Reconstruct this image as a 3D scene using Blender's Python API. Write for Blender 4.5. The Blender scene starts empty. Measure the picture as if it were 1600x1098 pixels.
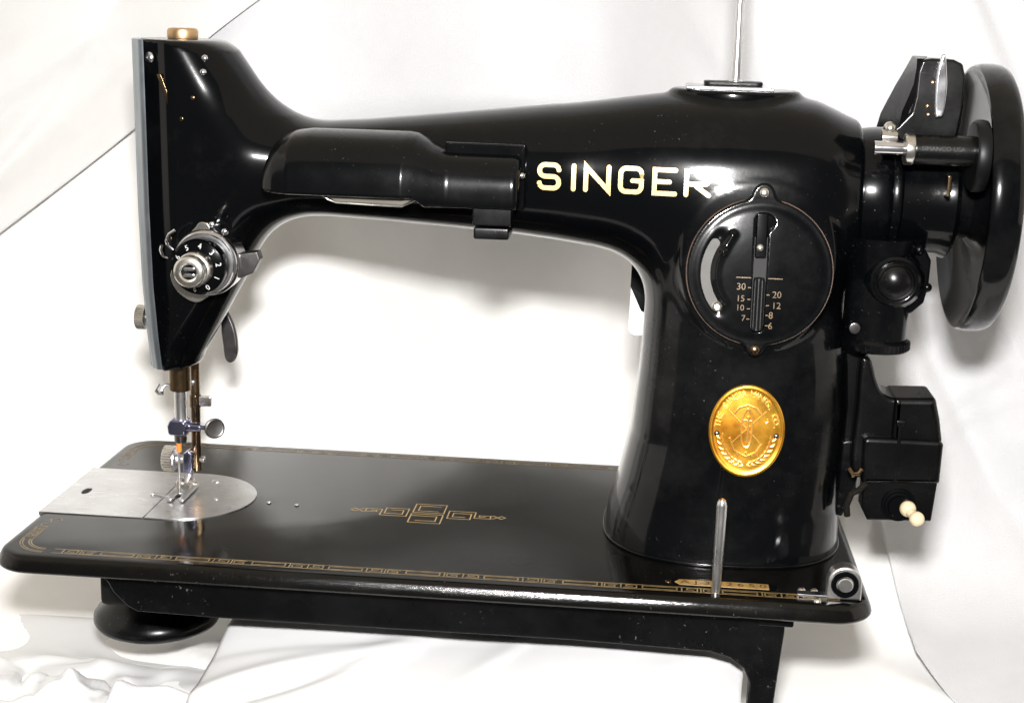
import bpy, bmesh, math, random
import numpy as np
from mathutils import Vector, Matrix

random.seed(7)
S = 0.001                      # everything below is written in millimetres
scn = bpy.context.scene

# ------------------------------------------------------------------ camera
CAM = np.array([268.93, -557.52, 228.10])
PITCH, YAW, ROLL = 0.2281, 0.0888, 0.0279
FOC = 2303.21 / 1600.0 * 36.0


def cam_axes(p, y, r):
    cp, sp, cy, sy, cr, sr = math.cos(p), math.sin(p), math.cos(y), math.sin(y), math.cos(r), math.sin(r)
    M = Matrix(((cy, -sy, 0), (sy, cy, 0), (0, 0, 1)))
    right = M @ Vector((1, 0, 0))
    fwd = M @ Vector((0, cp, -sp))
    up = M @ Vector((0, sp, cp))
    return right * cr + up * sr, up * cr - right * sr, fwd


cr_, cu_, cf_ = cam_axes(PITCH, YAW, ROLL)
cam_data = bpy.data.cameras.new("camera")
cam = bpy.data.objects.new("camera", cam_data)
scn.collection.objects.link(cam)
m4 = Matrix.Identity(4)
for i in range(3):
    m4[i][0], m4[i][1], m4[i][2], m4[i][3] = cr_[i], cu_[i], -cf_[i], CAM[i] * S
cam.matrix_world = m4
cam_data.lens = FOC
cam_data.sensor_width = 36.0
cam_data.clip_start = 0.01
cam_data.clip_end = 50
scn.camera = cam

# ------------------------------------------------------------------ light
world = bpy.data.worlds.new("World")
scn.world = world
world.use_nodes = True
bg = world.node_tree.nodes["Background"]
bg.inputs[0].default_value = (1.0, 0.95, 0.88, 1)
bg.inputs[1].default_value = 0.13

FLASH_POS = Vector((264, -556, 318)) * S
fl = bpy.data.lights.new("camera_flash", 'AREA')
fl.shape = 'RECTANGLE'
fl.size, fl.size_y = 0.056, 0.034
fl.energy = 11.0
fl.color = (1.0, 0.985, 0.97)
flo = bpy.data.objects.new("camera_flash", fl)
scn.collection.objects.link(flo)
flo.location = FLASH_POS
flo.rotation_euler = (Vector((205, 120, 70)) * S - FLASH_POS).to_track_quat('-Z', 'Y').to_euler()

# broad overhead fill, added to lift the shadows on the cloth
ce = bpy.data.lights.new("overhead_fill", 'AREA')
ce.shape = 'RECTANGLE'
ce.size, ce.size_y = 6.0, 5.2
ce.energy = 50.0
ce.color = (1.0, 0.85, 0.65)
ceo = bpy.data.objects.new("overhead_fill", ce)
scn.collection.objects.link(ceo)
ceo.location = (0.2, 0.0, 2.4)

# window daylight on the left; fill lamp added on the right
for nm, x_, e_, c_ in (("window_light", -1.6, 10.0, (1.0, 0.93, 0.83)), ("right_fill_light", 2.2, 10.0, (1.0, 0.92, 0.81))):
    wl = bpy.data.lights.new(nm, 'AREA')
    wl.shape = 'RECTANGLE'
    wl.size, wl.size_y = 2.0, 1.7
    wl.energy = e_
    wl.color = c_
    wo = bpy.data.objects.new(nm, wl)
    scn.collection.objects.link(wo)
    wo.location = (x_, 0.05, 0.6)
    wo.rotation_euler = (Vector((0.2, 0.3, 0.1)) - Vector(wo.location)).to_track_quat('-Z', 'Y').to_euler()

scn.view_settings.view_transform = 'Standard'
scn.view_settings.look = 'None'
scn.view_settings.exposure = 0.12
scn.view_settings.gamma = 1.0


# ------------------------------------------------------------------ materials
def new_mat(name):
    m = bpy.data.materials.new(name)
    m.use_nodes = True
    nt = m.node_tree
    return m, nt, nt.nodes["Principled BSDF"]


def lk(nt, a, b):
    nt.links.new(a, b)


def noise(nt, scale, detail=4, rough=0.55, vec=None):
    n = nt.nodes.new("ShaderNodeTexNoise")
    n.inputs["Scale"].default_value = scale
    n.inputs["Detail"].default_value = detail
    n.inputs["Roughness"].default_value = rough
    if vec is None:
        tc = nt.nodes.new("ShaderNodeTexCoord")
        vec = tc.outputs["Object"]
    lk(nt, vec, n.inputs["Vector"])
    return n


def ramp(nt, src, stops):
    r = nt.nodes.new("ShaderNodeValToRGB")
    e = r.color_ramp.elements
    while len(e) < len(stops):
        e.new(0.5)
    for el, (p, c) in zip(e, stops):
        el.position = p
        el.color = c if len(c) == 4 else (*c, 1)
    lk(nt, src, r.inputs["Fac"])
    return r


def g(v):
    return (v, v, v, 1)


def mat_enamel(name, base, rough, dust=0.5, specks=True, bump=0.02, wear=None, coat=False):
    """black japan enamel: glossy, slight orange peel, dust specks and smeary gloss"""
    m, nt, b = new_mat(name)
    n1 = noise(nt, 35, 5, 0.6)
    lo, hi = rough
    r1 = ramp(nt, n1.outputs["Fac"], [(0.35, g(lo)), (0.72, g(hi))])
    n5 = noise(nt, 9, 6, 0.72)
    r5 = ramp(nt, n5.outputs["Fac"], [(0.46, g(0.0)), (0.72, g(0.05 if wear else 0.09))])
    ar = nt.nodes.new("ShaderNodeMath"); ar.operation = 'ADD'
    lk(nt, r1.outputs[0], ar.inputs[0]); lk(nt, r5.outputs[0], ar.inputs[1])
    lk(nt, ar.outputs[0], b.inputs["Roughness"])
    if specks:
        n2 = noise(nt, 760, 2, 0.5)
        mask = noise(nt, 18, 3, 0.5)
        rs = ramp(nt, n2.outputs["Fac"], [(0.70, g(0)), (0.76, g(1))])
        rm = ramp(nt, mask.outputs["Fac"], [(0.5, g(0.0)), (0.7, g(dust))])
        mu = nt.nodes.new("ShaderNodeMath")
        mu.operation = 'MULTIPLY'
        lk(nt, rs.outputs[0], mu.inputs[0])
        lk(nt, rm.outputs[0], mu.inputs[1])
        mx = nt.nodes.new("ShaderNodeMixRGB")
        mx.inputs[1].default_value = (*base, 1)
        sm = noise(nt, 11, 9, 0.74)
        rsm = ramp(nt, sm.outputs["Fac"], [(0.52, (*base, 1)), (0.74, (base[0] + 0.005, base[1] + 0.005, base[2] + 0.0048, 1))])
        lk(nt, rsm.outputs[0], mx.inputs[1])
        mx.inputs[2].default_value = (0.22, 0.21, 0.19, 1)
        lk(nt, mu.outputs[0], mx.inputs[0])
        lk(nt, mx.outputs[0], b.inputs["Base Color"])
    else:
        b.inputs["Base Color"].default_value = (*base, 1)
    n3 = noise(nt, 160, 3, 0.5)
    bp = nt.nodes.new("ShaderNodeBump")
    bp.inputs["Strength"].default_value = bump
    bp.inputs["Distance"].default_value = 0.0012
    lk(nt, n3.outputs["Fac"], bp.inputs["Height"])
    lk(nt, bp.outputs[0], b.inputs["Normal"])
    if wear:
        # chipped, hammered paint on the rolled edge only (below the flat top)
        tc = nt.nodes.new("ShaderNodeTexCoord")
        sx = nt.nodes.new("ShaderNodeSeparateXYZ")
        lk(nt, tc.outputs["Object"], sx.inputs[0])
        mk = nt.nodes.new("ShaderNodeMapRange")
        mk.inputs["From Min"].default_value = -0.0004
        mk.inputs["From Max"].default_value = -0.0016
        lk(nt, sx.outputs["Z"], mk.inputs["Value"])
        n4 = noise(nt, 560, 5, 0.7)
        b2 = nt.nodes.new("ShaderNodeBump")
        b2.inputs["Distance"].default_value = 0.0011
        st = nt.nodes.new("ShaderNodeMath"); st.operation = 'MULTIPLY'
        st.inputs[1].default_value = 0.26
        wx = nt.nodes.new("ShaderNodeMapRange")
        wx.inputs["From Min"].default_value = 0.30
        wx.inputs["From Max"].default_value = 0.10
        wx.inputs["To Min"].default_value = 0.22
        lk(nt, sx.outputs["X"], wx.inputs["Value"])
        sm_ = nt.nodes.new("ShaderNodeMath"); sm_.operation = 'MULTIPLY'
        lk(nt, mk.outputs[0], sm_.inputs[0]); lk(nt, wx.outputs[0], sm_.inputs[1])
        lk(nt, sm_.outputs[0], st.inputs[0])
        gl = nt.nodes.new("ShaderNodeMath"); gl.operation = 'MULTIPLY_ADD'
        gl.inputs[1].default_value = -0.25; gl.inputs[2].default_value = 1.0
        lk(nt, mk.outputs[0], gl.inputs[0])
        gm = nt.nodes.new("ShaderNodeMath"); gm.operation = 'MULTIPLY'
        lk(nt, gl.outputs[0], gm.inputs[0]); lk(nt, ar.outputs[0], gm.inputs[1])
        lk(nt, gm.outputs[0], b.inputs["Roughness"])
        lk(nt, st.outputs[0], b2.inputs["Strength"])
        lk(nt, n4.outputs["Fac"], b2.inputs["Height"])
        lk(nt, bp.outputs[0], b2.inputs["Normal"])
        lk(nt, b2.outputs[0], b.inputs["Normal"])
    b.inputs["IOR"].default_value = 1.37
    if coat:
        lk(nt, (gm if wear else ar).outputs[0], b.inputs["Coat Roughness"])
        b.inputs["Coat Weight"].default_value = 0.68
        b.inputs["Coat IOR"].default_value = 1.36
        hz = nt.nodes.new("ShaderNodeMath"); hz.operation = 'ADD'
        hz.inputs[1].default_value = 0.13
        lk(nt, (gm if wear else ar).outputs[0], hz.inputs[0])
        lk(nt, hz.outputs[0], b.inputs["Roughness"])
        b.inputs["Specular IOR Level"].default_value = 0.07
        lk(nt, bp.outputs[0], b.inputs["Coat Normal"])
    return m


def mat_metal(name, base, rough, var=0.1, scale=60, bump=0.0, stretch=None, metallic=1.0, tint=None):
    m, nt, b = new_mat(name)
    b.inputs["Metallic"].default_value = metallic
    vec = None
    if stretch:
        tc = nt.nodes.new("ShaderNodeTexCoord")
        mp = nt.nodes.new("ShaderNodeMapping")
        mp.inputs["Scale"].default_value = stretch
        lk(nt, tc.outputs["Object"], mp.inputs["Vector"])
        vec = mp.outputs[0]
    n = noise(nt, scale, 5, 0.6, vec)
    r = ramp(nt, n.outputs["Fac"], [(0.3, g(max(0.02, rough - var))), (0.7, g(rough + var))])
    lk(nt, r.outputs[0], b.inputs["Roughness"])
    n2 = noise(nt, scale * 0.45, 4, 0.6)
    t = tint or tuple(c * 0.62 for c in base)
    rc = ramp(nt, n2.outputs["Fac"], [(0.3, t), (0.62, base)])
    lk(nt, rc.outputs[0], b.inputs["Base Color"])
    if bump:
        bp = nt.nodes.new("ShaderNodeBump")
        bp.inputs["Strength"].default_value = bump
        bp.inputs["Distance"].default_value = 0.0005
        lk(nt, n.outputs["Fac"], bp.inputs["Height"])
        lk(nt, bp.outputs[0], b.inputs["Normal"])
    return m


def mat_plain(name, base, rough=0.5, tint=None, scale=80, spec=0.5):
    m, nt, b = new_mat(name)
    n = noise(nt, scale, 4, 0.6)
    rc = ramp(nt, n.outputs["Fac"], [(0.3, tint or tuple(c * 0.8 for c in base)), (0.65, base)])
    lk(nt, rc.outputs[0], b.inputs["Base Color"])
    b.inputs["Roughness"].default_value = rough
    b.inputs["Specular IOR Level"].default_value = spec
    return m


ENAMEL = mat_enamel("black_enamel", (0.0010, 0.0012, 0.0015), (0.05, 0.12), 0.35, coat=True)
DUSTY = mat_enamel("dusty_enamel", (0.0012, 0.0014, 0.0017), (0.10, 0.22), 0.5, bump=0.03, coat=True)
BEDMAT = mat_enamel("bed_enamel", (0.0022, 0.0021, 0.0018), (0.12, 0.19), 0.9, bump=0.012, wear=True)
DULL = mat_enamel("dull_black_enamel", (0.0012, 0.0013, 0.0016), (0.20, 0.32), 0.6, bump=0.05)
BEDMAT.node_tree.nodes["Principled BSDF"].inputs["IOR"].default_value = 1.37
DULL.node_tree.nodes["Principled BSDF"].inputs["IOR"].default_value = 1.33
CAST = mat_enamel("rough_black_casting", (0.0018, 0.0018, 0.002), (0.35, 0.55), 0.9, bump=0.25)
BAKE = mat_enamel("black_bakelite", (0.0012, 0.0012, 0.0013), (0.18, 0.32), 0.5, bump=0.03)
RUBBER = mat_plain("black_rubber", (0.0025, 0.0026, 0.003), 0.42, spec=0.2)
CHROME = mat_metal("chrome", (0.86, 0.86, 0.90), 0.19, 0.06)
NICKEL = mat_metal("worn_nickel", (0.72, 0.70, 0.66), 0.26, 0.10, tint=(0.5, 0.47, 0.42))
STEEL = mat_metal("brushed_steel", (0.72, 0.72, 0.725), 0.31, 0.06, 90, 0.012, stretch=(1, 6, 1), tint=(0.60, 0.595, 0.59))
BLUED = mat_metal("blued_steel", (0.52, 0.54, 0.72), 0.16, 0.06, tint=(0.20, 0.21, 0.38))
DARKSTEEL = mat_metal("dark_steel", (0.20, 0.19, 0.19), 0.33, 0.1)
BRONZE = mat_metal("aged_bronze", (0.20, 0.135, 0.075), 0.27, 0.08, 70, tint=(0.07, 0.05, 0.035))
BRASSCAP = mat_metal("brass_cap", (0.62, 0.42, 0.22), 0.38, 0.1, 70, tint=(0.42, 0.26, 0.15))
GOLD = mat_metal("gilt_badge", (0.82, 0.43, 0.05), 0.32, 0.07, 120, 0.03, metallic=0.93, tint=(0.42, 0.14, 0.008))
GILT = mat_metal("polished_gilt", (1.0, 0.62, 0.16), 0.3, 0.06, 120, metallic=0.85, tint=(0.95, 0.5, 0.09))
DECAL = mat_plain("gold_decal", (0.21, 0.145, 0.058), 0.35, tint=(0.07, 0.05, 0.022), scale=240)
MOTIF = mat_plain("gold_motif", (0.40, 0.27, 0.10), 0.35, tint=(0.28, 0.19, 0.07), scale=240)
DECAL2 = mat_plain("dim_gold_decal", (0.30, 0.185, 0.055), 0.4, tint=(0.16, 0.09, 0.028), scale=160)
LETTER = mat_plain("cream_gold_letter", (0.74, 0.53, 0.22), 0.35, tint=(0.66, 0.46, 0.19))
WHITEMARK = mat_plain("white_numeral_paint", (0.55, 0.55, 0.55), 0.5)
IVORY = mat_plain("ivory_plastic", (0.56, 0.46, 0.31), 0.3, tint=(0.5, 0.39, 0.24))
IVORYWHITE = mat_plain("white_plastic", (0.8, 0.8, 0.8), 0.35)
FAINT = mat_plain("faint_stamped_mark", (0.014, 0.014, 0.014), 0.6)
ORANGE = mat_plain("orange_paint", (0.80, 0.20, 0.03), 0.5)
LENS = mat_plain("cream_lamp_lens", (0.10, 0.09, 0.07), 0.4)
BLACKHOLE = mat_plain("shade_and_letter_black", (0.004, 0.004, 0.004), 0.7)  # near-black that paints the shade inside holes; also colours the serial letters
CORD = mat_plain("braided_cord", (0.010, 0.008, 0.006), 0.85, tint=(0.002, 0.002, 0.002), scale=900, spec=0.1)
RUSTY = mat_plain("rusty_edge", (0.075, 0.036, 0.02), 0.6, tint=(0.02, 0.012, 0.01), scale=160)
TRACK = mat_plain("dull_track_steel", (0.13, 0.128, 0.122), 0.75, spec=0.08)
NUMERAL = mat_plain("faded_gilt_numeral", (0.15, 0.088, 0.024), 0.5, tint=(0.04, 0.024, 0.008), scale=300)
SATINCHROME = mat_metal("satin_chrome", (0.80, 0.80, 0.82), 0.2, 0.06)


# ------------------------------------------------------------------ helpers
def link(o):
    scn.collection.objects.link(o)
    return o


def finish(name, me, mat, parent=None, sharp=35, smooth=True):
    me.materials.clear()
    me.materials.append(mat)
    if smooth:
        me.polygons.foreach_set("use_smooth", [True] * len(me.polygons))
        if sharp:
            me.set_sharp_from_angle(angle=math.radians(sharp))
    me.name = name
    o = link(bpy.data.objects.new(name, me))
    if parent:
        o.parent = parent
    return o


class MB:
    """collects shapes (mm) into one mesh"""

    def __init__(self):
        self.bm = bmesh.new()

    def _add(self, verts, faces):
        vs = [self.bm.verts.new(v) for v in verts]
        for f in faces:
            try:
                self.bm.faces.new([vs[i] for i in f])
            except ValueError:
                pass
        return vs

    def lathe(self, o, axis, prof, n=40, xref=None, closed=False, flute=None):
        """prof: list of (r, h) along axis from o. flute=(count, depth, h0, h1) for knurling"""
        a = Vector(axis).normalized()
        x = Vector(xref) if xref else (Vector((0, 0, 1)) if abs(a.z) < 0.9 else Vector((1, 0, 0)))
        x = (x - a * x.dot(a)).normalized()
        y = a.cross(x)
        o = Vector(o)
        rings = []
        for r, h in prof:
            if r < 1e-6:
                rings.append([self.bm.verts.new(o + a * h)])
            else:
                rg = []
                for i in range(n):
                    t = 2 * math.pi * i / n
                    rr = r
                    if flute and flute[2] <= h <= flute[3] and i % 2:
                        rr = r - flute[1]
                    rg.append(self.bm.verts.new(o + a * h + (x * math.cos(t) + y * math.sin(t)) * rr))
                rings.append(rg)
        pairs = list(zip(rings, rings[1:])) + ([(rings[-1], rings[0])] if closed else [])
        for A, B in pairs:
            for i in range(n):
                j = (i + 1) % n
                if len(A) == 1 and len(B) == 1:
                    continue
                if len(A) == 1:
                    f = [A[0], B[j], B[i]]
                elif len(B) == 1:
                    f = [A[i], A[j], B[0]]
                else:
                    f = [A[i], A[j], B[j], B[i]]
                self.bm.faces.new(f)
        return self

    def cyl(self, o, axis, r, h, n=32, bev=0.4, flute=None):
        b = min(bev, r * 0.45, h * 0.45)
        pr = [(0, 0), (r - b, 0), (r - b * 0.3, b * 0.3), (r, b), (r, h - b), (r - b * 0.3, h - b * 0.3), (r - b, h), (0, h)]
        if flute:
            flute = (flute[0], flute[1], b - 0.01, h - b + 0.01)
            n = flute[0] * 2
        return self.lathe(o, axis, pr, n, flute=flute)

    def ball(self, o, r, n=20, squash=1.0, axis=(0, 0, 1)):
        k = n // 2
        pr = [(r * math.sin(math.pi * i / k), -r * squash * math.cos(math.pi * i / k)) for i in range(k + 1)]
        pr[0] = (0, pr[0][1]); pr[-1] = (0, pr[-1][1])
        return self.lathe(o, axis, pr, n)

    def dome(self, o, axis, r, h, n=24):
        """screw head like cap"""
        pr = [(r, 0)] + [(r * math.cos(t), h * math.sin(t)) for t in np.linspace(0.2, math.pi / 2, 6)]
        pr[-1] = (0, h)
        return self.lathe(o, axis, pr, n)

    def box(self, lo, hi, bev=0.5, seg=2, rot=None, piv=None):
        x0, y0, z0 = lo; x1, y1, z1 = hi
        tmp = bmesh.new()
        vs = [tmp.verts.new(v) for v in ((x0, y0, z0), (x1, y0, z0), (x1, y1, z0), (x0, y1, z0), (x0, y0, z1), (x1, y0, z1), (x1, y1, z1), (x0, y1, z1))]
        for f in ((0, 3, 2, 1), (4, 5, 6, 7), (0, 1, 5, 4), (1, 2, 6, 5), (2, 3, 7, 6), (3, 0, 4, 7)):
            tmp.faces.new([vs[i] for i in f])
        if bev:
            bmesh.ops.bevel(tmp, geom=tmp.edges[:], offset=bev, segments=seg, profile=0.5, affect='EDGES')
        self._merge(tmp, rot, piv)
        return self

    def _merge(self, tmp, rot=None, piv=None):
        if rot is not None:
            p = Vector(piv)
            for v in tmp.verts:
                v.co = rot @ (v.co - p) + p
        tmp.verts.index_update()
        vs = [self.bm.verts.new(v.co) for v in tmp.verts]
        for f in tmp.faces:
            try:
                self.bm.faces.new([vs[v.index] for v in f.verts])
            except ValueError:
                pass
        tmp.free()

    def prism(self, polys, frame, t0, t1, bev=0.4, res=2):
        """2D outline(s, holes allowed) extruded. frame=(origin, U, V, N) : point = o+U*u+V*v+N*t"""
        cu = bpy.data.curves.new("tmp", 'CURVE')
        cu.dimensions = '2D'
        cu.fill_mode = 'BOTH'
        for poly in polys:
            sp = cu.splines.new('POLY')
            sp.points.add(len(poly) - 1)
            for p, q in zip(sp.points, poly):
                p.co = (q[0], q[1], 0, 1)
            sp.use_cyclic_u = True
        cu.extrude = max(0.0, abs(t1 - t0) / 2 - bev)
        cu.bevel_depth = bev
        cu.bevel_resolution = res
        cu.offset = -bev
        ob = bpy.data.objects.new("tmp", cu)
        me = ob.to_mesh()
        o, U, V, N = [Vector(q) for q in frame]
        mid = (t0 + t1) / 2
        vs = [self.bm.verts.new(o + U * v.co.x + V * v.co.y + N * (v.co.z + mid)) for v in me.vertices]
        for p in me.polygons:
            try:
                self.bm.faces.new([vs[i] for i in p.vertices])
            except ValueError:
                pass
        ob.to_mesh_clear()
        bpy.data.objects.remove(ob)
        bpy.data.curves.remove(cu)
        return self

    def tube(self, pts, r, n=12, caps=True):
        pts = [Vector(p) for p in pts]
        rs = r if isinstance(r, (list, tuple)) else [r] * len(pts)
        rings = []
        prev = None
        for i, p in enumerate(pts):
            d = (pts[min(i + 1, len(pts) - 1)] - pts[max(i - 1, 0)]).normalized()
            if prev is None:
                x = d.orthogonal().normalized()
            else:
                x = (prev - d * prev.dot(d)).normalized()
            prev = x
            y = d.cross(x)
            rings.append([self.bm.verts.new(p + (x * math.cos(2 * math.pi * k / n) + y * math.sin(2 * math.pi * k / n)) * rs[i]) for k in range(n)])
        for A, B in zip(rings, rings[1:]):
            for i in range(n):
                j = (i + 1) % n
                self.bm.faces.new([A[i], A[j], B[j], B[i]])
        if caps:
            self.bm.faces.new(rings[0][::-1]); self.bm.faces.new(rings[-1])
        return self

    def build(self, name, mat, parent=None, sharp=35):
        bmesh.ops.remove_doubles(self.bm, verts=self.bm.verts, dist=1e-5)
        bmesh.ops.recalc_face_normals(self.bm, faces=self.bm.faces)
        bmesh.ops.scale(self.bm, vec=(S, S, S), verts=self.bm.verts)
        me = bpy.data.meshes.new(name)
        self.bm.to_mesh(me)
        self.bm.free()
        ob = finish(name, me, mat, parent, sharp)
        wn = ob.modifiers.new("weighted_normal", 'WEIGHTED_NORMAL')
        wn.keep_sharp = True
        return ob


def raw(name, verts, faces, mat, parent=None, sharp=35):
    me = bpy.data.meshes.new(name)
    me.from_pydata([tuple(float(c) * S for c in v) for v in verts], [], faces)
    me.update()
    return finish(name, me, mat, parent, sharp)


XZ = lambda y: ((0, y, 0), (1, 0, 0), (0, 0, 1), (0, -1, 0))     # prism frame facing the viewer
XY = lambda z: ((0, 0, z), (1, 0, 0), (0, 1, 0), (0, 0, 1))


def smooth_poly(pts, n=6):
    """closed Catmull-Rom through pts"""
    P = [np.array(p, float) for p in pts]
    out = []
    for i in range(len(P)):
        a, b, c, d = P[i - 1], P[i], P[(i + 1) % len(P)], P[(i + 2) % len(P)]
        for k in range(n):
            t = k / n
            out.append(tuple(0.5 * ((2 * b) + (c - a) * t + (2 * a - 5 * b + 4 * c - d) * t * t + (3 * b - a - 3 * c + d) * t ** 3)))
    return out


def round_poly(pts, rad, n=5):
    """polygon with rounded corners; rad scalar or list"""
    out = []
    N = len(pts)
    for i in range(N):
        p = np.array(pts[i], float)
        a = np.array(pts[i - 1], float) - p
        b = np.array(pts[(i + 1) % N], float) - p
        la, lb = np.hypot(*a), np.hypot(*b)
        r = rad[i] if isinstance(rad, (list, tuple)) else rad
        if r <= 0:
            out.append(tuple(p)); continue
        a, b = a / la, b / lb
        ang = math.acos(max(-1, min(1, float(a @ b))))
        t = min(r / math.tan(ang / 2), la * 0.49, lb * 0.49)
        p0, p1 = p + a * t, p + b * t
        for k in range(n + 1):
            s = k / n
            out.append(tuple((1 - s) ** 2 * p0 + 2 * s * (1 - s) * p + s * s * p1))
    return out


def circle(cx, cy, r, n=48, ry=None):
    return [(cx + r * math.cos(2 * math.pi * i / n), cy + (ry or r) * math.sin(2 * math.pi * i / n)) for i in range(n)]


def ribbon(pts, w, closed=False):
    """flat mitred ribbon in 2D: returns verts2d, faces"""
    P = [np.array(p, float) for p in pts]
    N = len(P)
    V = []
    for i in range(N):
        if closed:
            a, b = P[i - 1], P[(i + 1) % N]
        else:
            a, b = P[max(i - 1, 0)], P[min(i + 1, N - 1)]
        d0 = P[i] - a if (closed or i > 0) else b - P[i]
        d1 = b - P[i] if (closed or i < N - 1) else P[i] - a
        d0 = d0 / (np.hypot(*d0) + 1e-9); d1 = d1 / (np.hypot(*d1) + 1e-9)
        n0 = np.array([-d0[1], d0[0]]); n1 = np.array([-d1[1], d1[0]])
        m = n0 + n1
        m = m / (np.hypot(*m) + 1e-9)
        k = min(1 / max(0.25, float(m @ n0)), 3.2)
        V += [P[i] + m * k * w / 2, P[i] - m * k * w / 2]
    F = []
    for i in range(N if closed else N - 1):
        j = (i + 1) % N
        F.append((2 * i, 2 * i + 1, 2 * j + 1, 2 * j))
    return V, F


def dens(pts, step=0.8, closed=False):
    out = []
    P = list(pts) + ([pts[0]] if closed else [])
    for a, b in zip(P, P[1:]):
        L = math.hypot(b[0] - a[0], b[1] - a[1])
        k = max(1, int(L / step))
        out += [(a[0] + (b[0] - a[0]) * i / k, a[1] + (b[1] - a[1]) * i / k) for i in range(k)]
    if not closed:
        out.append(P[-1])
    return out


def text_mesh(s, size, depth=0.0, bev=0.0):
    cu = bpy.data.curves.new("t", 'FONT')
    cu.body = s
    cu.size = size
    cu.align_x = 'CENTER'
    cu.align_y = 'CENTER'
    cu.extrude = depth
    cu.bevel_depth = bev
    cu.resolution_u = 3
    ob = bpy.data.objects.new("t", cu)
    me = ob.to_mesh()
    V = [tuple(v.co) for v in me.vertices]
    F = [tuple(p.vertices) for p in me.polygons]
    ob.to_mesh_clear()
    bpy.data.objects.remove(ob)
    bpy.data.curves.remove(cu)
    return V, F


# ------------------------------------------------------------------ implicit body (casting)
def smin(a, b, k):
    h = np.maximum(k - np.abs(a - b), 0) / k
    return np.minimum(a, b) - h * h * k * 0.25


def smax(a, b, k):
    return -smin(-a, -b, k)


def cub(xk, yk):
    """smooth interpolation (pchip-like via dense smoothing)"""
    xd = np.linspace(xk[0], xk[-1], 800)
    yd = np.interp(xd, xk, yk)
    w = max(3, int(len(xd) * 0.022)) | 1
    ker = np.hanning(w + 2)[1:-1]; ker /= ker.sum()
    pad = np.concatenate([2 * yd[0] - yd[1:w][::-1], yd, 2 * yd[-1] - yd[-w:-1][::-1]])
    ys = np.convolve(pad, ker, 'same')[w - 1:-(w - 1)]
    return lambda x: np.interp(x, xd, ys)


YC = 88.0
arm_top = cub([30, 80, 112, 144, 177, 225, 250, 273, 300, 325, 340, 352, 370], [176, 176, 177, 179.3, 182.9, 188.4, 190.6, 192.6, 193.8, 193.2, 190.0, 186, 182])
arm_bot = cub([30, 80, 112, 128, 153, 186, 211, 229, 250, 262, 370], [134, 134.5, 135.6, 136.2, 135.3, 133.4, 131.8, 129.9, 127.2, 126, 124])
arm_dep = cub([30, 110, 160, 205, 235, 262, 295, 330, 370], [24, 24.5, 26, 30.2, 33.2, 34.2, 34.5, 35.0, 34.5])
pil_l = cub([-20, 0, 6, 12, 18, 24, 36, 47, 77, 100, 140, 220], [256.5, 256.5, 257.2, 258.2, 259.8, 261.6, 264.1, 266.4, 269.0, 270.0, 272, 274])
pil_r = cub([-20, 0, 20, 40, 64, 84, 100, 120, 220], [361, 361, 360.6, 361, 361.5, 360, 357, 353, 350])
pil_d = cub([-20, 0, 8, 20, 45, 100, 126, 145, 165, 220], [51.2, 51.2, 50, 47.6, 45.5, 42, 39.5, 34.5, 27, 16])
HEAD = [(20, 240), (48.7, 240), (64.3, 205), (79, 172), (82, 163), (81, 150), (73, 131), (68, 119.5), (55, 96), (46, 80), (40, 60), (20, 60)]


def sd_poly(px, pz, poly):
    d = np.full(px.shape, 1e9)
    s = np.ones(px.shape)
    N = len(poly)
    for i in range(N):
        ax, az = poly[i]; bx, bz = poly[i - 1]
        ex, ez = bx - ax, bz - az
        wx, wz = px - ax, pz - az
        t = np.clip((wx * ex + wz * ez) / (ex * ex + ez * ez), 0, 1)
        d = np.minimum(d, (wx - ex * t) ** 2 + (wz - ez * t) ** 2)
        c1, c2, c3 = pz >= az, pz < bz, ex * wz > ez * wx
        flip = (c1 & c2 & c3) | (~c1 & ~c2 & ~c3)
        s = np.where(flip, -s, s)
    return s * np.sqrt(d)


def taper(z):
    return np.interp(z, [60, 67, 81, 105, 140, 215], [6.0, 4.4, 2.9, 1.2, 0.3, -0.3])


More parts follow.
